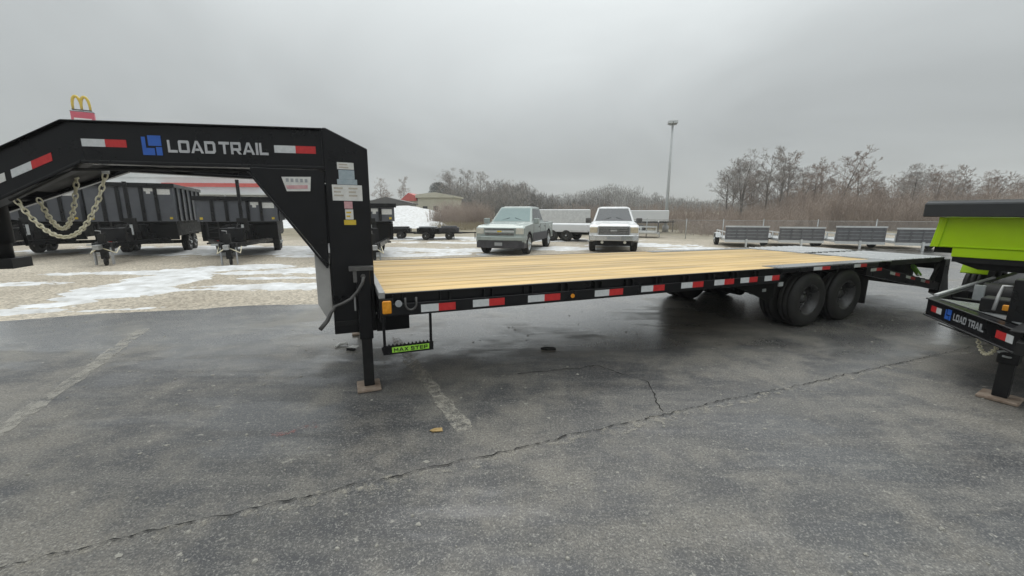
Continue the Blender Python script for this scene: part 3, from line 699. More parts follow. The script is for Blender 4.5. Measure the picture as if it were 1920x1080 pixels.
    for x0, x1, zc in ((.284, .585, .797), (.744, 1.05, .802), (1.289, 1.64, .803), (2.045, 2.40, .803), (2.643, 2.97, .81), (3.217, 3.56, .814), (3.738, 4.07, .817), (4.184, 4.49, .819), (4.624, 4.91, .819)):
        tape(x0, x1, zc - .033, zc + .033)
    tape(5.609, 5.98, .879, .925); tape(6.557, 6.88, .879, .925)
    # front header, marker lights, tie points
    boxpart('deck_header', 'steel_grey', T, -.052, -.002, .0, WID, .9, .955, .004)
    boxpart('header_channel', 'black', T, -.05, -.004, .002, WID - .002, .70, .898, .004)
    boxpart('amber_marker_light', 'amber', rl, -.03, .042, -.03, -.0125, .775, .885, .008)
    boxpart('marker_light_bracket', 'black_dull', rl, -.045, .057, -.0122, .0, .755, .9, .003)
    mb = MB(); mb.tube([(.1, -.03, .855), (.1, -.0125, .855)], .028, 14); mb.build('clearance_lens', 'sticker_grey', rl)
    mb = MB()
    pts = [(.2 + .045 * math.cos(a), -.02, .845 + .05 * math.sin(a)) for a in [math.pi * k / 8 - math.pi for k in range(9)]]
    mb.tube([(.155, -.02, .9)] + pts + [(.245, -.02, .9)], .009, 6); mb.build('tie_down_ring', 'grille_dark', rl)
    mb = MB(); mb.tube([(1.78, -.02, .80), (1.78, -.0125, .80)], .022, 12); mb.build('clearance_lens', 'amber', rl)
    # ---- deck planks
    nP = 13; pw = (WID - .11) / nP
    for k in range(nP):
        y0 = .055 + k * pw; x1 = 7.53
        if k == 0 or k == nP - 1: x1 = 4.9
        mb = MB(); dz = random.uniform(-.002, .002)
        mb.box(.0, x1, y0 + .0065, y0 + pw - .0065, .895, .9375 + dz); mb.build('plank', 'wood', T, .003)
    for y0 in (.012, WID - .012 - .225):
        boxpart('wheel_tread_plate', 'plate', T, 4.905, 7.53, y0, y0 + .225, .93, .943)
    boxpart('deck_end_strap', 'plate', T, 7.532, 7.6, .012, WID - .012, .925, .945)
    # ---- dovetail and ramps
    zt = lambda x: .86 - (x - 7.2) * .176
    for y0, y1 in ((.012, .055), (WID - .055, WID - .012)):
        mb = MB(); mb.prism_y([(6.95, .74), (7.2, .70), (9.3, .352), (9.42, .352), (9.42, zt(9.42)), (7.2, .86), (6.95, .86)], y0, y1)
        dv = mb.build('dovetail_side', 'black', T, .004, recalc=True)
        if y0 < 1: dv0 = dv
    for x0 in (7.06, 7.62, 8.12, 8.62):
        tape(x0, x0 + .3, .80 if x0 > 7.2 else .795, .845 if x0 > 7.2 else .84, .012, zf=(lambda x: zt(x) - .86) if x0 > 7.2 else None, parent=dv0)
    sl = None
    for k in range(11):
        x = 7.35 + k * .19; mb = MB()
        mb.prism_y([(x - .035, zt(x - .035) - .02), (x + .035, zt(x + .035) - .02), (x, zt(x) + .02)], .056, WID - .056); mb.build('dovetail_cleat', 'black_dull', T)
    mb = MB(); mb.prism_y([(6.98, .84), (7.2, .825), (9.4, zt(9.4) - .035), (9.4, zt(9.4) - .05), (7.2, .80), (6.98, .815)], .0555, WID - .0555); mb.build('dovetail_deck', 'underframe', T, recalc=True)
    for ya in (.35, 1.265, 2.2):  # black walls added to darken the see-through gap under the ramps
        mb = MB(); mb.prism_y([(7.3, zt(7.3) - .03), (9.2, zt(9.2) - .03), (9.2, .855), (7.3, .868)], ya, ya + .02); mb.build('ramp_shade_wall', 'underframe', T, recalc=True)
    for y0, y1 in ((.03, 1.2), (1.35, 2.52)):
        mb = MB()
        for ya, yb in ((y0, y0 + .05), (y1 - .05, y1)):
            mb.prism_y([(7.62, .86), (7.62, .937), (9.33, .937), (9.33, .905), (9.2, .86)], ya, yb)
        rp = mb.build('ramp', 'black_dull', T, .004, recalc=True)
        boxpart('ramp_skin', 'plate', rp, 7.625, 9.32, y0 + .003, y1 - .003, .9375, .9425)
        for k in range(9):
            x = 7.75 + k * .185
            mb = MB(); mb.prism_y([(x - .016, .943), (x + .016, .943), (x, .957)], y0 + .01, y1 - .01); mb.build('ramp_cleat', 'plate', rp)
        mb = MB()
        for k in range(5): mb.box(7.8 + k * .35, 7.84 + k * .35, y0 + .052, y1 - .052, .872, .93)
        mb.build('ramp_brace', 'black_dull', rp)
        # lift spring
        mb = MB(); ym = y0 + .09
        coil = [(8.55 + .26 * q / 60, ym + .032 * math.cos(q * .9), .80 - .16 * q / 60 + .032 * math.sin(q * .9)) for q in range(61)]
        mb.tube(coil, .008, 5); mb.build('ramp_spring', 'neon', rp)
    for ya in (.06, WID - .1):
        mb = MB(); mb.prism_y([(9.1, .5), (9.33, .86), (9.37, .86), (9.2, .48)], ya, ya + .04); mb.build('ramp_hinge_arm', 'black_dull', T, recalc=True)
    boxpart('rear_bumper', 'black', T, 9.425, 9.498, .132, WID - .132, .36, .50, .006); boxpart('ramp_latch_bar', 'underframe', T, 9.36, 9.41, .135, WID - .135, .72, .90, .004)
    for y0 in (.0, WID - .13):
        mb = MB(); mb.prism_y([(9.26, .30), (9.50, .22), (9.62, .34), (9.50, .62), (9.47, .905), (9.30, .905), (9.30, .56)], y0, y0 + .13); tl = mb.build('rear_light_post', 'black', T, .006, recalc=True)
        mb = MB(); mb.tube([(9.495, y0 + .065, .72), (9.515, y0 + .065, .72)], .05, 14); mb.build('tail_light', 'red_lens', tl)
    # ---- running gear
    zg = lambda x: x * math.tan(R(.602))
    for xa in (5.70, 6.58):
        zc = zg(xa) + .388
        mb = MB(); mb.tube([(xa, .2, zc), (xa, WID - .2, zc)], .065, 12); mb.tube([(xa, WID / 2 - .2, zc), (xa, WID / 2 + .2, zc)], .13, 14); mb.build('axle', 'underframe', T)
        make_wheel(T, xa, .03, zc); make_wheel(T, xa, .30, zc, dished=False)
        make_wheel(T, xa, WID - .03, zc, flip=True); make_wheel(T, xa, WID - .30, zc, dished=False, flip=True)
    for y in (.56, WID - .56):
        mb = MB()
        for xa in (5.70, 6.58):
            z = zg(xa) + .36
            for q in range(5): mb.prism_y([(xa - .38 + q * .06, z + .09 + q * -.012 + .02), (xa, z - .012 * q + .04), (xa + .38 - q * .06, z + .09 - q * .012 + .02), (xa + .38 - q * .06, z + .10 - q * .012 + .02), (xa, z - .012 * q + .052), (xa - .38 + q * .06, z + .10 - q * .012 + .02)], y - .035, y + .035)
        mb.build('leaf_spring', 'underframe', T, recalc=True)
        mb = MB()
        for x in (5.3, 6.14, 6.98): mb.prism_y([(x - .13, .66), (x + .13, .66), (x + .06, .46), (x - .06, .46)], y - .05, y + .05)
        mb.build('spring_hanger', 'underframe', T, recalc=True)
    mb = MB(); mb.prism_y([(4.2, .735), (5.1, .735), (5.1, .5), (4.98, .47), (4.6, .62)], .16, .2); mb.build('suspension_skirt', 'underframe', T, recalc=True)
    boxpart('axle_data_plate', 'galv', T, 4.86, 4.93, .152, .159, .6, .64); boxpart('axle_data_plate', 'galv', T, 4.97, 5.06, .02, .034, .69, .745)
    for y0 in (.05, WID - .55): boxpart('mud_flap', 'rubber', T, 7.12, 7.135, y0, y0 + .5, .28, .70)
    # ---- jacks
    for y, near in ((.36, True), (WID - .36, False)):
        mb = MB(); mb.box(-.205, -.09, y - .052, y + .052, .48, 1.1); jk = mb.build('drop_leg_jack', 'black', T, .006)
        boxpart('jack_leg', 'black_dull', jk, -.192, -.103, y - .04, y + .04, .03, .70, .005)
        boxpart('jack_foot', 'rust_foot', jk, -.255, -.05, y - .12, y + .12, .004, .026, .004)
        mb = MB(); mb.box(-.26, -.06, y - .07, y + .05, 1.10, 1.13); mb.box(-.23, -.2, y - .06, y - .02, 1.0, 1.1); mb.tube([(-.15, y - .055, 1.05), (-.15, y - .09, 1.05)], .02, 8); mb.build('jack_gear_head', 'grille_dark', jk)
        if near:
            mb = MB(); mb.tube([(-.148, .268, 1.05), (-.16, .262, 1.0), (-.20, .262, .93), (-.26, .262, .865), (-.33, .262, .83), (-.385, .262, .81), (-.42, .262, .76), (-.455, .262, .69), (-.515, .262, .62)], [.013] * 6 + [.014, .018, .018], 8)
            mb.build('jack_crank_handle', 'grille_dark', jk)
            boxpart('jack_pin', 'steel_grey', jk, -.235, -.222, .30, .33, .75, .87)
    # ---- side step
    mb = MB()
    for x0 in (-.036, .35):
        mb.box(x0, x0 + .022, -.014, .0, .5, .75)
    st = mb.build('side_step', 'black', T, .002)
    mb = MB(); mb.prism_y([(-.04, .425), (.378, .425), (.378, .50), (-.04, .50)], -.026, -.015)
    mb.box(-.04, .378, -.0149, .16, .425, .435)
    for k in range(13): mb.prism_y([(-.035 + k * .032, .5), (-.013 + k * .032, .5), (-.024 + k * .032, .518)], -.026, -.0155)
    tr = mb.build('step_tread', 'black', st, recalc=True)
    mb = MB(); mb.box(.03, .34, -.029, -.0262, .44, .486); mb.build('step_decal', 'neon', st)
    ps, wd = text_polys('MAX STEP', .22, .5); mb = MB()
    for p in ps: mb.prism([(.045 + .28 * u / wd, .447 + .031 * v) for u, v in p], -.031, -.0292, lambda u, v, t: (u, t, v))
    mb.build('step_lettering', 'black_dull', st, recalc=True)
    # ---- safety chains hung under the neck
    def chain(name, a, b, sag, n, parent, lk=.026, wr=.006):
        mb = MB(); a = Vector(a); b = Vector(b); pts = []
        for i in range(n + 1):
            t = i / n; p = a.lerp(b, t); p.z -= sag * 4 * t * (1 - t); pts.append(p)
        for i in range(n):
            c = (pts[i] + pts[i + 1]) / 2; d = (pts[i + 1] - pts[i]); ln = d.length * .5 + wr * 1.2; d.normalize()
            s1 = d.cross(Vector((0, 1, 0))).normalized(); s2 = d.cross(s1)
            s = (s1 + s2).normalized() if i % 2 else (s1 - s2).normalized()
            ring = [c + d * (ln * math.cos(q)) + s * (lk * .62 * math.sin(q)) for q in [2 * math.pi * k / 10 for k in range(11)]]
            mb.tube(ring, wr, 5, caps=False)
        return mb.build(name, 'zinc_chain', parent)
    chain('safety_chain', (-2.60, 1.06, 1.67), (-2.04, 1.06, 1.895), .40, 34, T)
    chain('safety_chain', (-2.59, 1.30, 1.68), (-2.31, 1.28, 1.93), .36, 30, T)
    mb = MB()
    pts = [(-2.31 + .05 * math.cos(q), 1.26, 1.90 + .045 * math.sin(q)) for q in [k * .55 for k in range(10)]]
    mb.tube(pts, .009, 6); mb.tube([(-2.36, 1.25, 1.85), (-2.42, 1.24, 1.83), (-2.48, 1.24, 1.82)], .01, 6); mb.build('chain_hook', 'zinc_chain', T)
    mb = MB(); mb.tube([(-2.04, 1.06, 1.925), (-2.04, 1.06, 1.885)], .025, 8); mb.build('chain_bolt', 'tape_white', T)
    # hydraulic and wiring lines along the neck underside
    mb = MB(); mb.tube([(-2.6, 1.0, 1.66), (-2.2, .95, 1.90), (-1.6, .85, 1.925), (-.95, .62, 1.915)], .012, 6); mb.build('wiring_conduit', 'rubber', T)
    return T
TR = gooseneck()

# small things lying on the pavement by the jack
mb = MB()
mb.tube([(-.06, -.03, .012), (-.03, .03, .03), (.03, .045, .038), (.06, .03, .02)], [.016, .02, .018, .01], 7)
o = mb.build('crumpled_wrapper', 'sticker_white', loc=(-2.06, 4.56, 0)); tag(o, 'curled white scrap on the asphalt left of the trailer jack', 'litter')
mb = MB(); mb.prism_z([(-.06, -.02), (.05, -.035), (.07, .02), (-.02, .035)], .03, .04); mb.prism_z([(-.07, -.03), (.03, -.05), (.02, .02), (-.06, .025)], .0, .03, 1)
o = mb.build('flattened_cup', ['sticker_white', 'black_dull'], loc=(-1.88, 4.46, 0.002), recalc=True); tag(o, 'flattened white lid lying close behind the trailer jack', 'litter')
mb = MB(); mb.prism_z([(-.09, .0), (-.02, -.03), (.09, -.02), (.06, .03), (-.03, .035)], 0, .022)
o = mb.build('rubber_scrap', 'rubber', loc=(.43, 4.47, .002), recalc=True); tag(o, 'black rubber scrap lying on wet asphalt below the plank deck', 'litter')
mb = MB(); mb.add([(-.05, 0, .004), (-.02, -.03, .012), (.05, -.012, .006), (.04, .022, .014), (-.015, .03, .005)], [(0, 1, 2, 3, 4)]); mb.add([(-.05, 0, .001), (-.02, -.03, .004), (.05, -.012, .002), (.04, .022, .005), (-.015, .03, .002)], [(4, 3, 2, 1, 0)])
o = mb.build('dead_leaf', 'leaf_tan', loc=(-.563, 2.684, .002)); tag(o, 'tan dead leaf flat on the asphalt in front of the parking line', 'leaf')
#PART3
# ------------------------------------------------------------------ lime dump trailer, front end in view at the right
# local frame: origin below the far front frame corner, x to the rear, y to the far side
def lime_trailer():
    T = thing('dump_trailer', 'lime green dump trailer with charcoal tarp housing and black drawbar', 'trailer', (4.52, 4.19, 0), R(30))
    # far frame rail (skylight on its top put in as a pale strip) and front crossmember
    boxpart('frame_rail', 'black', T, .0, 5.2, -.075, .0, .5, .69, .004)
    boxpart('frame_rail', 'black', T, .0, 5.2, -1.7, -1.625, .5, .69, .004)
    boxpart('rail_skylight_strip', 'alu', T, .2, 2.6, -.028, .006, .692, .712)
    boxpart('front_crossmember', 'black', T, .0, .08, -1.62, -.08, .5, .68, .004)
    # drawbar: two channels meeting at the coupler
    tip = (-1.11, -.85)
    def arm(y0):
        a = Vector((0.0, y0)); b = Vector((tip[0], tip[1] + (.055 if y0 > -.85 else -.055)))
        d = (b - a).normalized(); n = Vector((-d.y, d.x)) * (-1 if y0 > -.85 else 1)   # outward
        F = lambda u, v, t: (a.x + d.x * u + n.x * t, a.y + d.y * u + n.y * t, v)
        ln = (b - a).length
        mb = MB()
        mb.prism([(0, .515), (ln, .515), (ln, .675), (0, .675)], -.012, .0, F)
        mb.prism([(0, .50), (ln, .50), (ln, .515), (0, .515)], -.08, .02, F)
        mb.prism([(0, .675), (ln, .675), (ln, .69), (0, .69)], -.08, .02, F)
        return mb.build('drawbar', 'black', T, .003, recalc=True), F, ln
    db, F, ln = arm(0.0); arm(-1.7)
    def dec(name, mat, a, b, z0, z1, t=.001):
        mb = MB(); mb.prism([(a, z0), (b, z0), (b, z1), (a, z1)], t, t + .002, F); return mb.build(name, mat, db, recalc=True)
    dec('reflector_tape', 'tape_red', .10, .20, .565, .625); dec('reflector_tape', 'tape_white', .20, .29, .565, .625)
    dec('reflector_tape', 'tape_red', ln - .26, ln - .14, .565, .63); dec('reflector_tape', 'tape_white', ln - .14, ln - .06, .565, .63)
    lu = lambda u: .36 + .1 * u
    mono = [[(0, 0), (0, .92), (.2, .92), (.2, .36), (.62, .36), (.62, 0)], [(.33, .48), (.33, 1), (1, 1), (1, .48)], [(.7, 0), (.7, .42), (1, .42), (1, 0)]]
    mb = MB()
    for p in mono: mb.prism([(lu(u), .545 + .105 * v) for u, v in p], .001, .003, F)
    mb.build('logo', 'logo_blue', db, recalc=True)
    mb = MB(); x0 = .50
    for txt, wdt in (('LOAD', .2), ('TRAIL', .22)):
        ps, wd = text_polys(txt, .14)
        for p in ps: mb.prism([(x0 + wdt * u / wd, .562 + .068 * v) for u, v in p], .001, .003, F)
        x0 += wdt + .03
    mb.build('lettering', 'sticker_grey', db, recalc=True)
    # tread plate deck over the drawbar, battery box and pump box
    mb = MB(); mb.prism_z([(-.02, -.09), (-.02, -1.6), (tip[0] + .25, tip[1] - .12), (tip[0] + .25, tip[1] + .1)], .6935, .70); mb.build('drawbar_deck', 'plate', T, recalc=True)
    boxpart('pump_box', 'black', T, -.05, .42, -1.35, -.62, .702, 1.02, .01)
    boxpart('battery_box', 'black_dull', T, -.5, -.3, -.66, -.45, .702, .83, .008)
    boxpart('amber_marker_light', 'amber', T, -.53, -.501, -.64, -.59, .74, .79, .004)
    boxpart('frame_shade_plate', 'underframe', T, .085, 1.5, -1.6, -.09, .5, .53)  # dark plate added to hide the bright ground between the rails
    mb = MB(); mb.tube([(.75, -.25, .70), (.75, -.85, .70)], .13, 16); mb.build('hydraulic_tank', 'black_dull', T)
    for q in range(3):
        mb = MB(); mb.tube([(.42, -.75 - q * .12, .9), (.62, -.7 - q * .14, .84 + q * .03), (.95, -.5 - q * .2, .66), (1.4, -.4 - q * .25, .6)], .016, 6); mb.build('hydraulic_hose', 'rubber', T)
    for x in (.45, 1.1): boxpart('frame_crossmember', 'black', T, x, x + .07, -1.62, -.08, .532, .66, .003)
    boxpart('hose_bracket', 'galv', T, .5, .53, -.3, -.22, .66, .82)
    # coupler, jack, chain
    mb = MB(); mb.box(tip[0] - .16, tip[0] + .12, tip[1] - .05, tip[1] + .05, .53, .63); mb.box(tip[0] - .12, tip[0] + .3, tip[1] - .1, tip[1] + .1, .692, .705); mb.build('coupler', 'black_dull', T, .004)
    boxpart('safety_sticker', 'tape_white', T, tip[0] + .06, tip[0] + .2, tip[1] + .0705, tip[1] + .074, .53, .60)
    mb = MB(); mb.box(-.79, -.67, -.78, -.66, .33, 1.05); jk = mb.build('drop_leg_jack', 'black', T, .006)
    boxpart('jack_leg', 'black_dull', jk, -.775, -.685, -.765, -.675, .03, .33, .004)
    boxpart('jack_foot', 'rust_foot', jk, -.85, -.61, -.84, -.60, .003, .028, .005)
    mb = MB(); mb.tube([(-.73, -.66, .98), (-.73, -.60, .98), (-.76, -.59, .9), (-.84, -.59, .78)], .012, 6); mb.build('jack_crank_handle', 'steel_grey', jk)
    mb = MB()
    a = Vector((-.45, -.46, .52)); b = Vector((-.75, -.66, .50)); n = 24
    pts = [a.lerp(b, i / n) - Vector((0, 0, .17 * 4 * (i / n) * (1 - i / n))) for i in range(n + 1)]
    for i in range(n):
        c = (pts[i] + pts[i + 1]) / 2; d = (pts[i + 1] - pts[i]); l2 = d.length * .6; d.normalize()
        s1 = d.cross(Vector((.7, -.7, 0))).normalized(); s2 = d.cross(s1); s = (s1 + s2).normalized() if i % 2 else (s1 - s2).normalized()
        mb.tube([c + d * (l2 * math.cos(q)) + s * (.014 * math.sin(q)) for q in [2 * math.pi * k / 8 for k in range(9)]], .0055, 5, caps=False)
    mb.build('safety_chain', 'zinc_chain', T)
    mb = MB(); c = Vector((-.80, -.72, .42))
    mb.tube([c + Vector((-.05 * math.cos(q), .05 * math.cos(q), .026 * math.sin(q) + .01 * math.cos(q))) for q in [k * .52 for k in range(11)]], .009, 6)
    mb.tube([c + Vector((.04, -.04, .02)), c + Vector((.1, -.14, .06)), c + Vector((.14, -.22, .1))], .011, 6); mb.build('chain_hook', 'galv', T)
    mb = MB(); mb.tube([(-.4, -.2, .505), (-.6, -.5, .47), (-.9, -.75, .5)], .008, 5); mb.tube([(-.3, -.3, .5), (-.55, -.62, .45), (-.95, -.8, .51)], .007, 5); mb.build('wiring_lead', 'rubber', T)
    # bed
    y0, y1 = -2.07, .37; x0 = 1.38; x1 = 5.6
    mb = MB()
    up = [(y0, 1.16), (y1 + .03, 1.16), (y1 - .02, 1.54), (y0, 1.54)]
    mb.prism_x(up, x0, x0 + .05)
    mb.prism_x([(y0 + .18, 1.045), (y1 - .18, 1.045), (y1 - .18, 1.16), (y0 + .18, 1.16)], x0 + .003, x0 + .05)
    bed = mb.build('dump_bed', 'lime', T, .004, recalc=True)
    for ya, yb in ((y0 + .002, y0 + .07), (y1 - .055, y1 + .0)):
        mb = MB(); mb.prism_x([(ya, 1.162), (yb, 1.162), (yb - (.04 if yb > 0 else 0), 1.538), (ya - (.04 if yb > 0 else 0), 1.538)], x0 - .018, x0 - .001); mb.build('corner_post', 'lime', bed, .004, recalc=True)
    boxpart('bed_lip', 'lime', bed, x0 - .014, x0 - .001, y0 + .075, y1 - .06, 1.165, 1.185, .004)
    for y in (y0, y1 - .05):
        mb = MB(); mb.prism_x([(y, 1.16), (y + .05, 1.16), (y + .05, 1.54), (y, 1.54)], x0 + .052, x1); sd = mb.build('bed_side', 'lime', bed, recalc=True)
        for k in range(7):
            xx = x0 + .35 + k * .62
            ya = y - .05 if y < -1 else y + .052
            mb = MB(); mb.box(xx, xx + .07, ya, ya + .048, 1.165, 1.53); mb.build('side_post', 'lime', sd)
    boxpart('bed_floor', 'black_dull', T, x0 + .02, x1, y0 + .19, y1 - .19, .98, 1.044)
    boxpart('bed_sill', 'underframe', T, x0 + .06, x1, y1 - .3, y1 - .005, 1.085, 1.158); boxpart('bed_sill', 'underframe', T, x0 + .06, x1, y0 + .005, y0 + .3, 1.085, 1.158)
    mb = MB(); mb.prism_x([(y0 + .2, .985), (y1 - .2, .985), (y1 - .42, .9), (y0 + .42, .9)], x0 + .06, x1); mb.build('bed_subframe', 'underframe', T, recalc=True)
    # tarp housing along the top of the bulkhead
    mb = MB(); mb.prism_y([(x0 - .2, 1.545), (x0 + .16, 1.545), (x0 + .16, 1.70), (x0 + .1, 1.738), (x0 - .14, 1.738), (x0 - .2, 1.71)], y0 - .1, y1 + .10)
    th = mb.build('tarp_housing', 'tarp', T, .012, recalc=True)
    boxpart('tarp_top_strip', 'steel_grey', th, x0 - .12, x0 + .08, y0 - .08, y1 + .09, 1.740, 1.748)
    # fender and wheels on the far side
    for yy, fl in ((.10, True), (-1.8, False)):
        for xw in (3.75, 4.62):
            make_wheel(T, xw, yy + (.33 if fl else -.33), .385, .385, .2, .22, dished=False, flip=fl, rim='rim_black', seg=24)
        ya, yb = (.12, .40) if fl else (-2.16, -1.82)
        mb = MB()
        arc = [(3.0, .70), (3.08, .84), (3.22, .88), (5.2, .88), (5.33, .84), (5.4, .70)]
        inn = [(p[0] + (.012 if p[0] < 4 else -.012), p[1] - .012) for p in arc]
        mb.prism_y(arc + inn[::-1], ya, yb)
        mb.build('fender', 'lime', T, recalc=True)
    for xw in (3.75, 4.62):
        mb = MB(); mb.tube([(xw, .4, .385), (xw, -2.1, .385)], .05, 8); mb.build('axle', 'underframe', T)
    return T
lime_trailer()

# ------------------------------------------------------------------ black dump trailers parked across the gravel
# local frame: front face of the bed at x = 0, rear at +x, y to the photo's left is +y
def black_dump(name, label, loc, rz, top, tall):
    T = thing(name, label, 'trailer', loc, rz, 'black dump trailers on the gravel lot')
    hw = 1.25; zb = 1.31
    mb = MB(); mb.box(0, .05, -hw, hw, zb, top); bed = mb.build('dump_bed', 'bed_face', T, .004)
    for y in (-hw, hw - .05):
        mb = MB(); mb.box(.052, 4.3, y, y + .05, zb, top); sd = mb.build('bed_side', 'bed_face', bed)
        for k in range(6):
            x = .3 + k * .72; ya = y - .06 if y < 0 else y + .052
            mb = MB(); mb.box(x, x + .09, ya, ya + .058, zb + .003, top - .06); mb.build('side_post', 'black', sd)
    for k, y in enumerate((-.78, -.36, .3, .72)):
        mb = MB(); mb.box(-.05, -.002, y, y + .1, zb + .01, top - .11); mb.build('front_rib', 'black', bed)
    mb = MB(); mb.box(-.07, .09, -hw - .07, hw + .07, top - .10, top + .05); mb.build('top_rail', 'black', bed, .005)
    for y in (-hw - .06, hw - .0):
        mb = MB(); mb.box(.092, 4.32, y, y + .06, top - .09, top + .04); mb.build('side_top_rail', 'black', bed)
    # white print on the bulkhead
    mb = MB(); mb.box(-.004, -.0005, -1.16, -.78, top - .36, top - .16); mb.build('number_sticker', 'sticker_white', bed)
    mb = MB(); mb.box(-.004, -.0005, -.66, -.40, top - .25, top - .14); mb.box(-.004, -.0005, -.58, -.46, top - .34, top - .25); mb.build('brand_sticker', 'sticker_white', bed)
    for y in (-1.14, 1.08):
        mb = MB(); mb.box(-.02, -.002, y, y + .09, zb + .07, zb + .15); mb.build('amber_marker_light', 'sticker_yellow', bed)
    boxpart('bed_floor', 'underframe', T, .06, 4.25, -hw + .06, hw - .06, zb - .08, zb - .01)
    # hoist and sub frame
    for y in (-.52, .44): boxpart('frame_rail', 'underframe', T, -.2, 4.4, y, y + .08, .62, .86)
    mb = MB(); mb.prism_y([(.3, .95), (.3, 1.2), (2.6, 1.0), (2.6, .86), (1.2, .86)], -.35, .35); mb.build('hoist_cylinder', 'underframe', T, recalc=True)
    boxpart('hydraulic_pump_box', 'black', T, -.55, -.08, -.42, .38, .78, 1.2, .008)
    boxpart('bed_shade_block', 'underframe', T, .26, 4.15, -1.1, 1.1, .74, 1.22)  # dark block added to fill the shaded space below the bed
    mb = MB(); mb.tube([(-.5, -.1, 1.2), (-.75, -.05, 1.3), (-1.0, -.02, 1.1), (-1.3, .02, .7)], .018, 6); mb.build('hydraulic_hose', 'rubber', T)
    mb = MB(); mb.tube([(-.5, .2, 1.2), (-.62, .5, 1.12), (-.4, .9, 1.0), (.2, 1.02, .95)], .015, 6); mb.build('hydraulic_hose', 'rubber', T)
    boxpart('tongue_toolbox', 'black_dull', T, -.98, -.6, -.3, .3, .7, .98, .01)
    boxpart('battery_tag', 'tape_white', T, -.985, -.981, -.12, .02, .82, .9); boxpart('pump_tag', 'tape_white', T, -.556, -.552, .1, .3, 1.02, 1.1)
    boxpart('ladder_rail', 'black_dull', T, -.1, -.06, .95, 1.0, .6, zb - .005); boxpart('ladder_rail', 'black_dull', T, -.1, -.06, .62, .67, .6, zb - .005)
    for zr in (.72, .9, 1.08): boxpart('ladder_rung', 'black_dull', T, -.095, -.065, .672, .948, zr, zr + .03)
    for y in (-1.2, 1.12): boxpart('outer_sill', 'underframe', T, .1, 4.2, y, y + .08, .74, 1.22)  # sills deepened into black skirts to darken the space below
    mb = MB(); mb.box(.15, .25, -1.2, 1.2, .60, 1.2); mb.box(1.4, 1.5, -1.2, 1.2, .88, .97); mb.box(2.9, 3.0, -1.2, 1.2, .88, .97); mb.build('outrigger', 'underframe', T)
    # drawbar and coupler
    for sg in (-1, 1):
        mb = MB(); mb.prism_z([(-.1, sg * 1.0), (-.1, sg * .88), (-3.1, sg * .04), (-3.2, sg * .13)], .55, .69); mb.build('drawbar', 'black', T, recalc=True)
    boxpart('coupler', 'steel_grey', T, -3.42, -3.12, -.07, .07, .52, .66, .005)
    boxpart('front_step_bar', 'black_dull', T, -.14, -.09, -1.05, 1.05, .5, .56)
    # mast, jack with its small wheel
    mb = MB(); mb.box(-1.12, -1.02, -.26, -.16, .45, tall); mst = mb.build('mast', 'black', T, .004)
    boxpart('mast_tag', 'tape_white', mst, -1.125, -1.1205, -.255, -.175, .86, 1.22)
    mb = MB(); mb.box(-1.2, -1.04, -.37, -.07, 1.28, 1.44); mb.box(-1.15, -1.05, -.40, -.262, .98, 1.3); mb.build('winch', 'black_dull', mst, .006)
    mb = MB(); mb.box(-2.96, -2.82, -.08, .08, .2, .98); mb.box(-3.0, -2.78, -.22, .22, .42, .70); jk = mb.build('tongue_jack', 'black_dull', T, .004)
    for y in (-.2, .2): boxpart('jack_fork', 'sticker_grey', jk, -3.02, -2.9, y - .016, y + .016, .03, .56)
    mb = MB(); mb.lathe_y([(.03, 0), (.1, .0), (.14, .012), (.14, .05), (.1, .062), (.03, .062)], -2.96, .13, 18, 0, -.06); mb.build('jack_wheel', 'rubber', jk)
    mb = MB(); mb.tube([(-2.9, 0, .98), (-2.9, 0, 1.06), (-2.9, .12, 1.08)], .014, 6); mb.build('jack_crank', 'steel_grey', jk)
    boxpart('drawbar_toolbox', 'black', T, -2.1, -1.5, -.32, .32, .695, 1.12, .01)
    boxpart('cross_bar', 'galv', T, -2.55, -2.5, -.26, .5, .60, .65)
    for y0 in (-.95, .7): boxpart('reflector', 'red_lens', T, -.09, -.06, y0, y0 + .1, .57, .63)
    mb = MB(); mb.tube([(-3.15, .05, .56), (-2.95, .3, .38), (-2.6, .3, .56)], .016, 6); mb.tube([(-3.15, -.05, .56), (-2.95, -.3, .38), (-2.6, -.3, .56)], .016, 6); mb.build('safety_chain', 'zinc_chain', T)
    # wheels under the bed
    for xw in (2.1, 2.98):
        mb = MB(); mb.tube([(xw, 1.0, .39), (xw, -1.0, .39)], .05, 8); mb.build('axle', 'underframe', T)
        make_wheel(T, xw, -1.12, .39, .39, .21, .24, dished=False, seg=24); make_wheel(T, xw, 1.12, .39, .39, .21, .24, dished=False, flip=True, seg=24)
    for sg in (-1, 1):
        y0 = sg * .84; y1 = sg * 1.2
        mb = MB(); arc = [(1.62, .7), (1.7, .84), (3.38, .84), (3.46, .7), (3.44, .69), (3.37, .825), (1.71, .825), (1.64, .69)]
        mb.prism_y(arc, min(y0, y1), max(y0, y1)); mb.build('fender', 'black', T, recalc=True)
    return T
GR = -0.014
black_dump('dump_trailer', 'tall black dump trailer half hidden behind the gold chains at far left', (-17.7, 14.9, GR), R(117), 2.62, 2.55)
black_dump('dump_trailer', 'tall sided black dump trailer right of the gold safety chains', (-14.05, 14.9, GR), R(117), 2.66, 2.68)
black_dump('dump_trailer', 'lower black dump trailer with tall mast seen in front of the sloping gusset', (-10.15, 14.9, GR), R(117), 2.16, 2.74)
black_dump('dump_trailer', 'lowest black dump trailer mostly hidden behind the trailer upright', (-5.62, 14.8, GR), R(117), 1.92, 1.95)

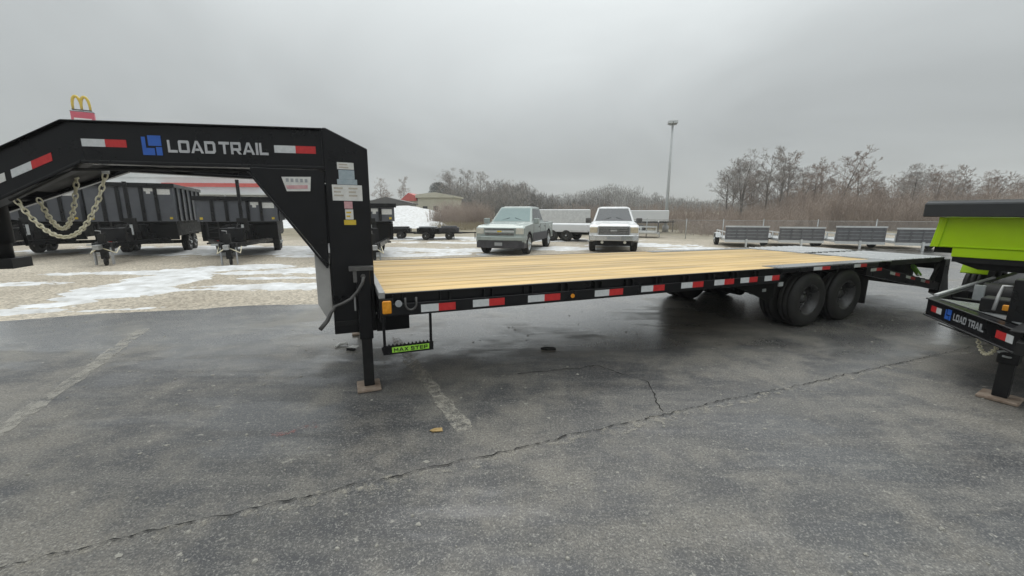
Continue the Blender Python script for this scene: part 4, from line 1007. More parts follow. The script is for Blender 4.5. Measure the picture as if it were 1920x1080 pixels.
# ------------------------------------------------------------------ pickups
# local frame: front bumper at x = 0, tail to +x, y sideways
def pickup(name, label, loc, rz, paint, face, gold):
    T = thing(name, label, 'pickup truck', loc, rz)
    hw = .98
    def arch(cx, r, n=9): return [(cx + r * math.cos(math.pi * k / n), .42 + r * math.sin(math.pi * k / n)) for k in range(n + 1)]
    low = [(.14, .52)] + arch(.98, .47)[::-1] + [(1.5, .46), (4.2, .46)] + arch(4.68, .47)[::-1] + [(5.6, .52), (5.66, 1.2), (3.95, 1.2), (3.9, 1.22), (1.62, 1.22), (1.5, 1.2), (.32, 1.14), (.16, 1.06)]
    mb = MB(); n = len(low)
    for side in (-1, 1):
        pass
    # body sides with a little tumblehome: three lofted skins
    secs = []
    for t in (-1, -.93, .93, 1):
        secs.append([(p[0] + (.03 if abs(t) == 1 and p[0] < .4 else 0), t * hw, p[1] - (.025 if abs(t) == 1 and p[1] > 1.0 else 0)) for p in low])
    vs = [v for s in secs for v in s]; fs = [list(range(n)), [3 * n + i for i in range(n)][::-1]]
    for k in range(3): fs += [(k * n + i, (k + 1) * n + i, (k + 1) * n + (i + 1) % n, k * n + (i + 1) % n) for i in range(n)]
    mb.add(vs, fs); body = mb.build('body', paint, T, .035, recalc=True, seg=3)
    # hood bulge
    mb = MB(); mb.add([(.3, -.62, 1.135), (.3, .62, 1.135), (1.55, .72, 1.205), (1.55, -.72, 1.205), (.42, -.5, 1.175), (.42, .5, 1.175), (1.45, .58, 1.245), (1.45, -.58, 1.245)], [(4, 5, 6, 7), (0, 1, 5, 4), (1, 2, 6, 5), (2, 3, 7, 6), (3, 0, 4, 7)]); mb.build('hood', paint, T, .015, recalc=True)
    # greenhouse
    b = [(1.62, -.90, 1.21), (1.62, .90, 1.21), (3.95, .90, 1.21), (3.95, -.90, 1.21)]
    t = [(2.42, -.70, 1.86), (2.42, .70, 1.86), (3.72, .70, 1.86), (3.72, -.70, 1.86)]
    crown = [(2.6, -.55, 1.90), (2.6, .55, 1.90), (3.6, .55, 1.90), (3.6, -.55, 1.90)]
    mb = MB(); mb.add(b + t + crown, [(0, 1, 5, 4), (1, 2, 6, 5), (2, 3, 7, 6), (3, 0, 4, 7), (4, 5, 9, 8), (5, 6, 10, 9), (6, 7, 11, 10), (7, 4, 8, 11), (8, 9, 10, 11)]); cab = mb.build('cab', paint, T, .03, recalc=True, seg=2)
    def pane(nm, mat, q, i0, i1, j0, j1, off):
        P = [Vector(x) for x in q]   # bl br tr tl
        def at(u, v): return P[0].lerp(P[1], u).lerp(P[3].lerp(P[2], u), v)
        nn = (P[1] - P[0]).cross(P[3] - P[0]).normalized() * off
        qq = [at(i0, j0), at(i1, j0), at(i1, j1), at(i0, j1)]
        mb = MB(); mb.add([tuple(p + nn) for p in qq] + [tuple(p + nn * .2) for p in qq], [(0, 1, 2, 3), (7, 6, 5, 4), (0, 4, 5, 1), (1, 5, 6, 2), (2, 6, 7, 3), (3, 7, 4, 0)]); return mb.build(nm, mat, cab, recalc=True)
    gl = 'glass_teal' if gold is False else 'glass_dark'
    pane('windscreen', gl, [b[1], b[0], t[0], t[1]], .05, .95, .1, .93, .006)
    pane('rear_window', 'glass_dark', [b[3], b[2], t[2], t[3]], .08, .92, .15, .9, .006)
    for q in ([b[0], b[3], t[3], t[0]], [b[2], b[1], t[1], t[2]]):
        fl = q[0] == b[2]
        for u0, u1 in ((.08, .50), (.54, .93)):
            if fl: u0, u1 = 1 - u1, 1 - u0
            pane('side_window', 'glass_dark', q, u0, u1, .16, .88, .006)
    # front: grille, lamps, bumper
    mb = MB(); mb.box(.12, .2, -.60, .60, .74, 1.05); gr = mb.build('grille', face, T, .01)
    if gold is False:
        mb = MB(); mb.box(.105, .119, -.6, .6, .89, .95); mb.build('grille_bar', 'chrome', gr); mb = MB(); mb.box(.105, .119, -.58, .58, .98, 1.03); mb.build('grille_slot', 'grille_dark', gr); mb = MB(); mb.box(.105, .119, -.58, .58, .78, .85); mb.build('grille_slot', 'grille_dark', gr)
        mb = MB(); mb.box(.1, .104, -.09, .09, .895, .945); mb.build('badge', 'sticker_yellow', gr)
    else:
        mb = MB()
        for k in range(4): mb.box(.108, .119, -.57, .57, .77 + k * .075, .785 + k * .075)
        mb.build('grille_slats', 'chrome', gr)
        mb = MB(); mb.box(.108, .122, -.63, .63, 1.052, 1.09); mb.box(.108, .122, -.64, -.602, .74, 1.05); mb.box(.108, .122, .602, .64, .74, 1.05); mb.build('grille_surround', 'chrome', gr)
        mb = MB(); mb.box(.1, .1075, -.13, .13, .88, .95); mb.build('badge', 'chrome', gr)
    for sg in (-1, 1):
        mb = MB(); mb.prism_y([(.13, .82), (.13, 1.04), (.3, 1.06), (.34, .84)], min(sg * .65, sg * .955), max(sg * .65, sg * .955)); mb.build('headlight', 'lamp_amber' if gold else 'lamp_glass', T, .015, recalc=True)
        mb = MB(); mb.prism_z([(1.72, sg * .95), (1.62, sg * .99), (1.6, sg * 1.2), (1.68, sg * 1.22), (1.76, sg * 1.18)], 1.18, 1.4); mr = mb.build('wing_mirror', paint if gold is False else 'grille_dark', T, .02, recalc=True)
        mb = MB(); mb.box(1.765, 1.77, sg * 1.1 - .08, sg * 1.1 + .08, 1.2, 1.38); mb.build('mirror_glass', 'glass_dark', mr)
    mb = MB(); mb.prism_z([(.06, -.75), (.0, -.3), (.0, .3), (.06, .75), (.16, .99), (.6, 1.0), (.6, .9), (.26, .9), (.2, -.9), (.6, -.9), (.6, -1.0), (.16, -.99)], .5 if gold else .575, .73); bp = mb.build('front_bumper', 'chrome' if gold else 'silver_paint', T, .02, recalc=True)
    if gold is False:
        mb = MB(); mb.prism_z([(.02, -.3), (.02, .3), (.08, .75), (.17, .97), (.6, .97), (.6, -.97), (.17, -.97), (.08, -.75)], .28, .574); va = mb.build('air_dam', 'dark_paint', T, .01, recalc=True)
        mb = MB(); mb.box(-.005, .019, -.14, .16, .38, .5); mb.build('number_plate', 'sticker_grey', va)
    else:
        mb = MB(); mb.box(-.012, -.001, -.26, .26, .56, .66); mb.build('number_plate', 'sticker_grey', bp)
        mb = MB(); mb.prism_z([(.1, -.7), (.1, .7), (.5, .85), (.5, -.85)], .3, .499); mb.build('air_dam', 'underframe', T, recalc=True)
        for sg in (-1, 1):
            mb = MB(); mb.tube([(.06, sg * .45, .44), (.09, sg * .45, .44)], .06, 10); mb.build('fog_lamp', 'lamp_glass', T)
    # shut lines, handles, arch liners, wipers
    for sg in (-1, 1):
        seam = None
        for xs in (1.66, 2.84, 3.93):
            a, c2 = sorted((sg * .975, sg * .9835)); mb = MB(); mb.box(xs, xs + .014, a, c2, .6, 1.15); mb.build('door_seam', 'underframe', body)
        for xs in (2.62, 3.72):
            a, c2 = sorted((sg * .978, sg * 1.005)); mb = MB(); mb.box(xs, xs + .17, a, c2, 1.02, 1.06); mb.build('door_handle', 'grille_dark', body, .006)
        for xw in (.98, 4.68):
            mb = MB(); ya, yb = sorted((sg * .62, sg * .984))
            mb.prism_y([(xw + .485 * math.cos(math.pi * k / 10), .42 + .485 * math.sin(math.pi * k / 10)) for k in range(11)] + [(xw + .44 * math.cos(math.pi * k / 10), .42 + .44 * math.sin(math.pi * k / 10)) for k in range(10, -1, -1)], ya, yb); mb.build('wheel_arch', 'underframe', body, recalc=True)
        mb = MB(); mb.tube([(1.70, sg * .62, 1.262), (1.86, sg * .12, 1.415)], .012, 5); mb.build('wiper', 'underframe', cab)
    # load bed opening, tailgate, lights, wheels
    mb = MB(); mb.box(4.02, 5.58, -.78, .78, 1.195, 1.212); mb.build('bed_liner', 'black_dull', T)
    mb = MB(); mb.box(5.66, 5.69, -.8, .8, .75, 1.18); mb.build('tailgate', paint, T, .01)
    for sg in (-1, 1):
        mb = MB(); mb.box(5.63, 5.68, sg * .9 - .07, sg * .9 + .07, .8, 1.12); mb.build('tail_light', 'red_lens', T)
    boxpart('rear_bumper', 'chrome', T, 5.64, 5.8, -.9, .9, .5, .66, .01)
    boxpart('underbody', 'underframe', T, .62, 5.6, -.62, .62, .34, .6)
    for xw in (.98, 4.68):
        make_wheel(T, xw, -.985, .40, .40, .24, .26, dished=False, seg=24, rim='galv'); make_wheel(T, xw, .985, .40, .40, .24, .26, dished=False, flip=True, seg=24, rim='galv')
    if gold is False:
        for sg in (-1, 1):
            a, c2 = sorted((sg * .99, sg * 1.004))
            mb = MB(); mb.prism_y([(1.5, .46), (4.15, .46), (4.2, .80), (1.48, .80)], a, c2); mb.build('side_shade_panel', 'dark_paint', T, recalc=True)  # dark panel standing in for shade on the body side
    return T
pickup('pickup_truck', 'pale silver pickup with dark lower bumper and tinted blue-green windscreen', (-.52, 15.2, GR), R(90 - 17), 'silver_paint', 'silver_paint', False)
pickup('pickup_truck', 'white pickup with chrome bumper and yellowed headlights facing the deck', (4.12, 16.1, GR), R(90 - 13), 'white_paint', 'grille_dark', True)

# ------------------------------------------------------------------ trailers behind
def utility_trailer(name, label, loc, rz, group=None, gate=1.02, L0=3.2):
    """open aluminium trailer, ramp gate up at x = 0 towards the camera side; tongue to +x"""
    T = thing(name, label, 'trailer', loc, rz, group)
    hw = .9
    mb = MB(); mb.box(0, .04, -hw, hw, .36, gate - .07); g = mb.build('mesh_gate', 'mesh_grey', T)
    mb = MB(); mb.box(-.02, .06, -hw - .02, hw + .02, gate - .069, gate); mb.build('gate_top_rail', 'alu', g)
    for k in range(5):
        y = -hw + .02 + k * (2 * hw - .08) / 4
        mb = MB(); mb.box(-.025, -.001, y, y + .04, .37, gate - .07); mb.build('gate_bar', 'mesh_grey', g)
    for k in range(3):
        mb = MB(); mb.box(-.012, -.0015, -hw + .06, hw - .06, .5 + k * .15, .512 + k * .15); mb.build('gate_wire', 'galv', g)
    for y in (-hw, hw - .05):
        boxpart('side_frame', 'alu', T, .08, L0, y, y + .05, .3, .42)
        boxpart('top_rail', 'alu', T, .08, L0, y, y + .05, .68, .73)
        for k in range(4):
            x = .1 + k * (L0 - .2) / 3; boxpart('rail_post', 'alu', T, x, x + .05, y, y + .05, .421, .679)
    boxpart('deck', 'galv', T, .06, L0, -hw + .06, hw - .06, .35, .38)
    boxpart('rear_sill', 'tape_white', T, -.04, .05, -hw, hw, .24, .345, .004)
    boxpart('gate_prop', 'alu', T, -.12, -.05, -.04, .04, .02, .40)
    for sg in (-1, 1):
        a, b = sorted((sg * (hw + .02), sg * (hw + .27)))
        mb = MB(); mb.prism_y([(1.15, .4), (1.25, .62), (1.95, .62), (2.05, .4), (2.03, .4), (1.94, .6), (1.26, .6), (1.17, .4)], a, b); mb.build('fender', 'alu', T, recalc=True)
        make_wheel(T, 1.6, sg * (hw + .26), .30, .30, .17, .2, dished=False, flip=sg > 0, seg=18, rim='galv')
    mb = MB(); mb.prism_z([(L0, .9), (L0, .82), (L0 + 1.2, 0.0), (L0 + 1.25, .05)], .3, .38); mb.build('drawbar', 'alu', T, recalc=True)
    mb = MB(); mb.prism_z([(L0, -.9), (L0, -.82), (L0 + 1.2, 0.0), (L0 + 1.25, -.05)], .301, .379); mb.build('drawbar', 'alu', T, recalc=True)
    return T
ut = 'aluminium utility trailers along the fence'
utility_trailer('utility_trailer', 'aluminium utility trailer with raised grey gate, leftmost of the fence row', (11.15, 18.9, GR), R(90 - 20), ut)
utility_trailer('utility_trailer', 'aluminium utility trailer with raised grey gate, second from left by the fence', (13.55, 18.6, GR), R(90 - 18), ut, .98)
utility_trailer('utility_trailer', 'aluminium utility trailer with raised grey gate, third from left by the fence', (15.6, 17.8, GR), R(90 - 21), ut, 1.04)
utility_trailer('utility_trailer', 'aluminium utility trailer with raised grey gate, nearest the lime dump bed', (17.5, 16.9, GR), R(90 - 19), ut, .99)

def cart(name, label, loc, rz, w=1.5, box=.55, deckc='black_dull', side='black', wr=.24):
    T = thing(name, label, 'trailer', loc, rz)
    boxpart('frame', 'underframe', T, -.8, .8, -w / 2, w / 2, .36, .44)
    boxpart('bed', side, T, -.6, .6, -w / 2 - .02, w / 2 + .02, .441, .441 + box, .03)
    boxpart('load_cover', deckc, T, -.5, .5, -w / 2 + .1, w / 2 - .1, .442 + box, .54 + box, .04)
    for sg in (-1, 1):
        make_wheel(T, 0, sg * (w / 2 + .2), wr, wr, wr * .55, .18, dished=False, flip=sg > 0, seg=16, rim='rim_black')
        mb = MB(); mb.prism_y([(-.5, .5), (-.36, .72), (.36, .72), (.5, .5), (.48, .49), (.35, .70), (-.35, .70), (-.48, .49)], *sorted((sg * (w / 2 + .03), sg * (w / 2 + .22)))); mb.build('fender', side, T, recalc=True)
    mb = MB(); mb.tube([(.8, .4, .4), (1.7, 0, .4), (.8, -.4, .4)], .035, 6); mb.tube([(1.6, 0, .45), (1.6, 0, .03)], .03, 6); mb.build('drawbar', 'underframe', T)
    return T
cart('utility_trailer', 'small black trailer on the gravel just right of the trailer upright', (-7.05, 25.4, GR), R(8), .95, .24)
cart('utility_trailer', 'small grey topped black trailer between two others before the snowy bank', (-5.2, 24.8, GR), R(-4), .95, .28, 'sticker_grey')
cart('utility_trailer', 'small black trailer with dark slanted cover left of the silver pickup', (-3.95, 25.2, GR), R(5), .95, .3, 'glass_dark', 'dark_paint')
# white box trailers behind the pickups
def box_trailer(name, label, loc, rz, l, w, z0, z1, mat, stripe=None):
    T = thing(name, label, 'trailer', loc, rz)
    boxpart('box_body', mat, T, -l / 2, l / 2, -w / 2, w / 2, z0, z1, .05)
    boxpart('frame', 'underframe', T, -l / 2 + .02, l / 2 - .02, -w / 2 + .05, w / 2 - .05, z0 - .14, z0 - .002)
    boxpart('lower_trim', 'alu', T, -l / 2 - .01, l / 2 + .01, -w / 2 - .012, -w / 2 - .001, z0 + .002, z0 + .12)
    for sg in (-1, 1):
        for x in (-.45, .42): make_wheel(T, x, sg * (w / 2 + .02), .34, .34, .19, .22, dished=False, flip=sg > 0, seg=16, rim='rim_black')
    mb = MB(); mb.tube([(l / 2, .6, z0 - .06), (l / 2 + 1.1, 0, z0 - .06), (l / 2, -.6, z0 - .06)], .05, 6); mb.tube([(l / 2 + .9, 0, z0 + .1), (l / 2 + .9, 0, .03)], .035, 6); mb.build('drawbar', 'underframe', T)
    return T
box_trailer('box_trailer', 'low white box trailer parked between the silver and white pickups', (3.2, 24.0, GR), R(-28), 3.4, 1.9, .55, 1.0, 'wall_white')
box_trailer('box_trailer', 'pale grey enclosed trailer behind the gap between both pickups', (4.0, 31.5, GR), R(-12), 4.2, 2.1, .6, 1.9, 'alu')
utility_trailer('utility_trailer', 'open white railed trailer beside the right mirror of the white pickup', (9.9, 27.0, GR), R(160), None, 1.1)
box_trailer('box_trailer', 'long white flat-roofed trailer behind the light pole base', (10.2, 34.0, GR), R(4), 5.4, 2.2, .95, 1.85, 'wall_white')
#PART4
# ------------------------------------------------------------------ far buildings, sign, pole, fence
def store():
    T = thing('store_building', 'long white store with a red band seen under the trailer neck', 'building', (-46, 62, GR), R(6))
    boxpart('wall', 'wall_white', T, -17, 17, 0, 22, 0, 6.9)
    boxpart('parapet', 'wall_white', T, -17.15, 17.15, -.15, 22.2, 6.902, 7.7)
    boxpart('roof', 'roof_grey', T, -16.8, 16.8, .1, 21.9, 7.702, 7.8)
    boxpart('red_band', 'roof_red', T, -6.5, 7.2, -.5, -.16, 5.55, 6.1)
    boxpart('canopy', 'wall_white', T, -17.3, 17.3, -2.6, -.02, 4.3, 4.62)
    for k in range(9):
        x = -15.2 + k * 3.6; w_ = MB(); w_.box(x, x + 2.6, -.06, -.003, .9, 3.9); wi = w_.build('window', 'glass_dark', T)
        mb = MB(); mb.box(x - .1, x - .003, -.1, -.003, .8, 4.0); mb.box(x + 2.603, x + 2.7, -.1, -.003, .8, 4.0); mb.box(x + 1.26, x + 1.34, -.1, -.061, .9, 3.9); mb.build('window_frame', 'alu', wi)
    boxpart('yellow_sign', 'sign_yellow', T, 10.5, 12.8, -.3, -.16, 5.0, 5.5)
    for k in range(6): boxpart('canopy_post', 'wall_white', T, -16.6 + k * 6.6, -16.4 + k * 6.6, -2.5, -2.3, 0, 4.298)
store()
def red_roof_house():
    T = thing('shop_building', 'small cream building with a red end roof above the snowy bank', 'building', (-19.5, 92, GR), R(-5))
    boxpart('wall', 'wall_cream', T, -2.0, 6.2, 0, 9, 0, 5.1)
    boxpart('wall', 'wall_cream', T, -5.8, -2.003, .6, 8, 0, 4.4)
    mb = MB(); mb.prism_y([(-2.4, 5.102), (6.6, 5.102), (6.6, 5.5), (2.1, 6.3), (-2.4, 5.8)], -.4, 9.4); mb.build('roof', 'wall_cream', T, recalc=True)
    mb = MB(); mb.prism_y([(-6.4, 4.402), (-2.41, 4.402), (-2.41, 5.5), (-4.2, 6.2)], .1, 8.5); mb.build('red_roof', 'roof_red', T, recalc=True)
    for x in (-4.8, -.9, 1.6, 4.1):
        boxpart('window', 'glass_dark', T, x, x + 1.1, -.05 if x > -2 else .55, -.003 if x > -2 else .597, 1.6, 3.2)
    boxpart('door', 'dark_paint', T, 2.9, 3.8, -.05, -.003, 0, 2.3)
red_roof_house()
T = thing('shed', 'low grey roofed shed at the left end of the snowy bank', 'building', (-22.5, 75, GR), R(3))
boxpart('wall', 'roof_grey', T, -5, 3.5, 0, 6, 0, 3.3); mb = MB(); mb.prism_y([(-5.4, 3.302), (3.9, 3.302), (3.9, 3.5), (-.8, 4.6), (-5.4, 3.5)], -.4, 6.4); mb.build('roof', 'grille_dark', T, recalc=True); boxpart('door', 'dark_paint', T, -2, .5, -.06, -.003, 0, 2.6)
def arches_sign():
    T = thing('pole_sign', 'tall roadside sign with yellow double arches over a red board', 'sign', (-61.3, 60, GR), R(32))
    mb = MB(); mb.tube([(0, 0, 0), (0, 0, 14.0)], .26, 12); mb.build('sign_pole', 'pole_grey', T)
    boxpart('sign_board', 'sign_red', T, -1.2, 1.2, -.3, .3, 13.6, 15.75, .05)
    boxpart('board_trim', 'dark_paint', T, -1.23, 1.23, -.26, .26, 15.752, 15.84); boxpart('board_print', 'sign_white', T, -.9, .9, -.32, -.302, 14.6, 14.9)
    boxpart('arch_base', 'dark_paint', T, -1.0, 1.0, -.2, .2, 15.98, 16.1); boxpart('sign_post', 'pole_grey', T, -.14, .14, -.14, .14, 15.842, 15.978)
    for sg in (-1, 1):
        c = sg * .44; pts = []
        for k in range(15):
            q = math.pi * k / 14
            pts.append((c - sg * .44 * math.cos(q), 0, 16.11 + 1.75 * math.sin(q) ** .72))
        mb = MB(); mb.tube(pts, [.14 + .05 * math.sin(math.pi * k / 14) for k in range(15)], 8); mb.build('arch', 'sign_yellow', T)
arches_sign()
def light_pole():
    T = thing('light_pole', 'tall grey twin floodlight pole beyond the white pickup', 'street light', (13.45, 35, GR), R(-12))
    mb = MB(); mb.tube([(0, 0, .5), (0, 0, 9.0)], [.14, .085], 12); mb.build('pole', 'pole_grey', T)
    mb = MB(); mb.tube([(0, 0, 0), (0, 0, .55)], .26, 12); mb.build('concrete_base', 'roof_grey', T)
    boxpart('cross_arm', 'pole_grey', T, -.3, .3, -.04, .04, 8.85, 8.95)
    for sg in (-1, 1):
        mb = MB(); mb.prism_x([(-.3, 8.96), (.3, 8.96), (.26, 9.2), (-.26, 9.2)], min(sg * .02, sg * .38), max(sg * .02, sg * .38)); lh = mb.build('lamp_head', 'pole_grey', T, .02, recalc=True)
        mb = MB(); x0, x1 = sorted((sg * .06, sg * .34)); mb.box(x0, x1, -.24, .24, 8.945, 8.957); mb.build('lamp_lens', 'sticker_grey', lh)
light_pole()
def fence():
    pts = [Vector((7.8, 30.5)), Vector((11.0, 25.2)), Vector((14.6, 23.2)), Vector((27.0, 18.8)), Vector((34.0, 17.0))]
    T = thing('chain_link_fence', 'grey chain-link fence running behind the utility trailers', 'fence', (0, 0, GR))
    H0 = 1.18
    post = None; wires = MB()
    for a, b in zip(pts[:-1], pts[1:]):
        ln = (b - a).length; k = max(1, round(ln / 2.6)); d = (b - a) / ln
        for i in range(k):
            p = a + (b - a) * i / k
            if post is None:
                mb = MB(); mb.tube([(0, 0, 0), (0, 0, H0 + .06)], .026, 8); mb.tube([(0, 0, H0 + .06), (0, 0, H0 + .1)], [.04, .01], 8); post = mb.build('fence_post', 'galv', T); post.location = (p.x, p.y, 0)
            else: share(post, 'fence_post', T, (p.x, p.y, 0))
        mb = MB(); mb.tube([(a.x, a.y, H0), (b.x, b.y, H0)], .014, 6); mb.build('fence_top_rail', 'fence_wire', T)
        st = .075; n = int((ln + H0) / st)
        for s in (1, -1):
            for i in range(n):
                t0 = i * st - (H0 if s > 0 else 0)
                u0, z0, u1, z1 = t0, .04, t0 + s * H0, H0
                if s < 0: u0, u1 = t0, t0 - H0
                def clip(u0, z0, u1, z1):
                    f = lambda u: z0 + (z1 - z0) * (u - u0) / (u1 - u0)
                    lo, hi = 0, ln
                    a_, b_ = min(u0, u1), max(u0, u1); a_ = max(a_, lo); b_ = min(b_, hi)
                    return (a_, f(a_), b_, f(b_)) if b_ - a_ > .01 else None
                c = clip(u0, z0, u1, z1)
                if c:
                    p = a + d * c[0]; q = a + d * c[2]
                    wires.tube([(p.x, p.y, c[1]), (q.x, q.y, c[3])], .0028, 3, caps=False, sm=False)
    kind(wires.build('fence_mesh', 'fence_wire', T), 'stuff')
fence()

# ------------------------------------------------------------------ trees
def limb(mb, p, d, ln, r, depth, rnd, mats, up=.12, spread=.75, kids=(3, 5), steps=4, minr=.006, twigmb=None):
    pts = [p]; rs = [r]; q = Vector(p); dd = Vector(d)
    for i in range(steps):
        dd = (dd + Vector((rnd.gauss(0, .13), rnd.gauss(0, .13), rnd.gauss(0, .08) + up))).normalized()
        q = q + dd * ln / steps
        pts.append(q.copy()); rs.append(max(minr, r * (1 - .72 * (i + 1) / steps)))
    tgt = mb if depth >= 2 or twigmb is None else twigmb
    tgt.tube(pts, rs, 5 if r > .05 else 3, caps=False, sm=r > .05)
    if depth == 0: return
    for i in range(rnd.randint(*kids) + (1 if depth == 1 else 0)):
        t = rnd.uniform(.3, 1.0); k = min(steps - 1, int(t * steps)); f = t * steps - k
        b = pts[k].lerp(pts[k + 1], f)
        ax = (pts[k + 1] - pts[k]).normalized()
        o = ax.orthogonal().normalized(); o.rotate(Matrix.Rotation(rnd.uniform(0, 6.283), 3, ax))
        nd = (ax * (1 - spread * .5) + o * spread + Vector((0, 0, .12))).normalized()
        rr = max(minr, (rs[k] * (1 - f) + rs[k + 1] * f) * rnd.uniform(.45, .7))
        limb(mb, b, nd, ln * rnd.uniform(.42, .68) * (1.15 - .35 * t), rr, depth - 1, rnd, mats, up, spread, kids, max(2, steps - 1), minr, twigmb)
def tree_meshes(seed, h, trunk_r, stems=1, spread=.75, depth=4, kids=(3, 5), up=.12, lean=.08, first=.3):
    rnd = random.Random(seed); tr = MB(); cr = MB()
    for s in range(stems):
        a = rnd.uniform(0, 6.28); base = Vector((math.cos(a), math.sin(a), 0)) * (.25 * (stems > 1) * rnd.random())
        d = Vector((rnd.gauss(0, lean), rnd.gauss(0, lean), 1)).normalized()
        hh = h * (1 if s == 0 else rnd.uniform(.65, .95)); r = trunk_r * (1 if s == 0 else rnd.uniform(.5, .8))
        pts = [base]; rs = [r * 1.25]; n = 9; q = base.copy()
        for i in range(n):
            d = (d + Vector((rnd.gauss(0, .05), rnd.gauss(0, .05), .06))).normalized(); q = q + d * hh / n; pts.append(q.copy()); rs.append(max(.012, r * (1 - .93 * (i + 1) / n)))
        tr.tube(pts, rs, 7, caps=False)
        nl = int(h * 3.0 / max(1, stems ** .5))
        for i in range(nl):
            t = first + (1 - first) * (i + rnd.random()) / nl; k = min(n - 1, int(t * n)); f = t * n - k
            b = pts[k].lerp(pts[k + 1], f); az = i * 2.4 + rnd.uniform(-.5, .5)
            el = rnd.uniform(.25, .8) + .35 * t
            nd = Vector((math.cos(az) * math.cos(el), math.sin(az) * math.cos(el), math.sin(el)))
            limb(cr, b, nd, hh * rnd.uniform(.2, .34) * (1.25 - .75 * t) * (.6 + spread * .6), max(.014, rs[k] * .5), depth - 1, rnd, None, up, spread, kids, 4, .0075)
    return tr, cr
TV = []
for sd, h, r, st, sp, de, fi in ((11, 8.2, .17, 2, .85, 4, .3), (23, 8.0, .14, 1, .55, 4, .38), (37, 7.0, .13, 3, .8, 4, .22), (53, 7.6, .15, 1, .75, 4, .28), (61, 6.4, .12, 2, .9, 4, .2), (71, 7.4, .13, 1, .62, 4, .34), (83, 6.9, .12, 2, .7, 4, .26), (97, 7.8, .16, 1, .95, 4, .4)):
    a, b = tree_meshes(sd, h, r, st, sp, de, (3, 5), .1, .08, fi)
    TV.append((a.mesh('trunk'), b.mesh('crown'), h))
def plant_tree(v, loc, h, rz, label, mat='twig', name='bare_tree', group=None, wide=1.0):
    T = thing(name, label, 'tree', loc, rz, group)
    s = h / TV[v][2]
    for nm, me, mt in (('trunk', TV[v][0], 'bark'), ('crown', TV[v][1], mat)):
        key = nm + mt + str(v)
        if key not in bpy.data.meshes:
            m2 = me.copy(); m2.name = key; m2.materials.append(M[mt])
        o = link(nm, bpy.data.meshes[key], T); o.scale = (s * wide, s * wide, s)
    return T
# treetop column (world x at distance y), height
trees = [
 (0, 26.0, 45.5, 8.1, 0.3, 'tall spreading bare tree, leftmost of the big ones behind the fence', 'twig_grey', 1.05),
 (3, 24.6, 46.5, 6.3, 1.9, 'shorter grey bare tree leaning at the left edge of the tree row', 'twig_grey', 1.0),
 (1, 27.6, 44.0, 7.6, 2.2, 'slender bare tree just right of the tall spreading tree', 'twig_grey', 1.0),
 (1, 30.6, 46.0, 8.5, 4.0, 'thin tall bare tree with a narrow wispy crown behind the trailers', 'twig_grey', .85),
 (2, 33.0, 47.0, 6.0, 0.9, 'low many-stemmed brown tree between two taller bare trees', 'twig', 1.0),
 (5, 35.8, 45.0, 8.2, 5.1, 'tall upright brown tree in the middle of the tree row', 'twig', .85),
 (6, 38.2, 44.5, 6.9, 2.9, 'narrow brown tree just right of the tall middle tree', 'twig', .9),
 (2, 40.0, 44.0, 6.0, 3.6, 'short brown tree on the left rim of the gap in the trees', 'twig', 1.0),
 (7, 44.0, 44.5, 6.4, 1.2, 'broad rounded bare tree right of the gap in the trees', 'twig_grey', 1.0),
 (4, 46.8, 45.0, 5.9, 2.5, 'low wide bare tree left of the lime dump bed', 'twig', 1.0),
 (6, 50.5, 46.0, 5.2, 0.2, 'pale thin bare tree just above the tarp housing end', 'twig_grey', 1.0),
 (5, 54.5, 46.0, 5.8, 4.4, 'dense brown tree above the middle of the tarp housing', 'twig', 1.05),
 (7, 58.5, 45.0, 6.1, 3.3, 'curving bare tree at the right edge of the photo', 'twig_grey', 1.0),
 (4, 61.5, 46.0, 5.9, 1.0, 'last bare tree at the right end of the tree row', 'twig', 1.0)]
for v, x, y, h, rz, lab, mt, wd in trees: plant_tree(v, (x, y, GR), h * .92, rz, lab, mt, wide=wd * 1.3)
rowlab = 'bare tree in the close second row behind the front trees'
rr_ = random.Random(44)
for k in range(26):
    plant_tree((k * 3 + 5) % 8, (28.6 + k * 1.42 + rr_.uniform(-.6, .6), rr_.uniform(49, 56), GR), rr_.uniform(5.6, 7.4) * (.72 if 8 < k < 12 else 1) * (1.04 if k < 11 else .9), rr_.uniform(0, 6), rowlab, 'twig' if k % 3 else 'twig_grey', group='second row of bare trees', wide=rr_.uniform(1.0, 1.3))
trees2 = [
 (2, -35.5, 112, 10.0, .4, 'rounded bare tree standing alone right of the trailer upright', 'twig', 1.15),
 (1, -31.5, 118, 10.5, 1.4, 'thin pinkish bare tree beside the rounded lone tree', 'twig', 1.0),
 (0, -17.0, 112, 12.2, 2.0, 'dark bushy bare tree right of the evergreen', 'twig_grey', 1.2),
 (3, -13.0, 118, 12.6, 3.0, 'dense grey tree left of the silver pickup roofline', 'twig_grey', 1.25),
 (4, -9.5, 114, 11.8, 4.0, 'wide grey tree directly over the silver pickup hood', 'twig_grey', 1.25),
 (2, -5.5, 116, 11.2, 5.2, 'bushy grey tree over the silver pickup windscreen', 'twig_grey', 1.2),
 (0, -1.5, 124, 10.2, .7, 'lower grey tree above the silver pickup roof', 'twig_grey', 1.15),
 (3, 3.6, 126, 9.8, 1.1, 'grey tree standing above the gap between the pickups', 'twig_grey', 1.2)]
for v, x, y, h, rz, lab, mt, wd in trees2: plant_tree(v, (x, y, GR), h, rz, lab, mt, wide=wd)
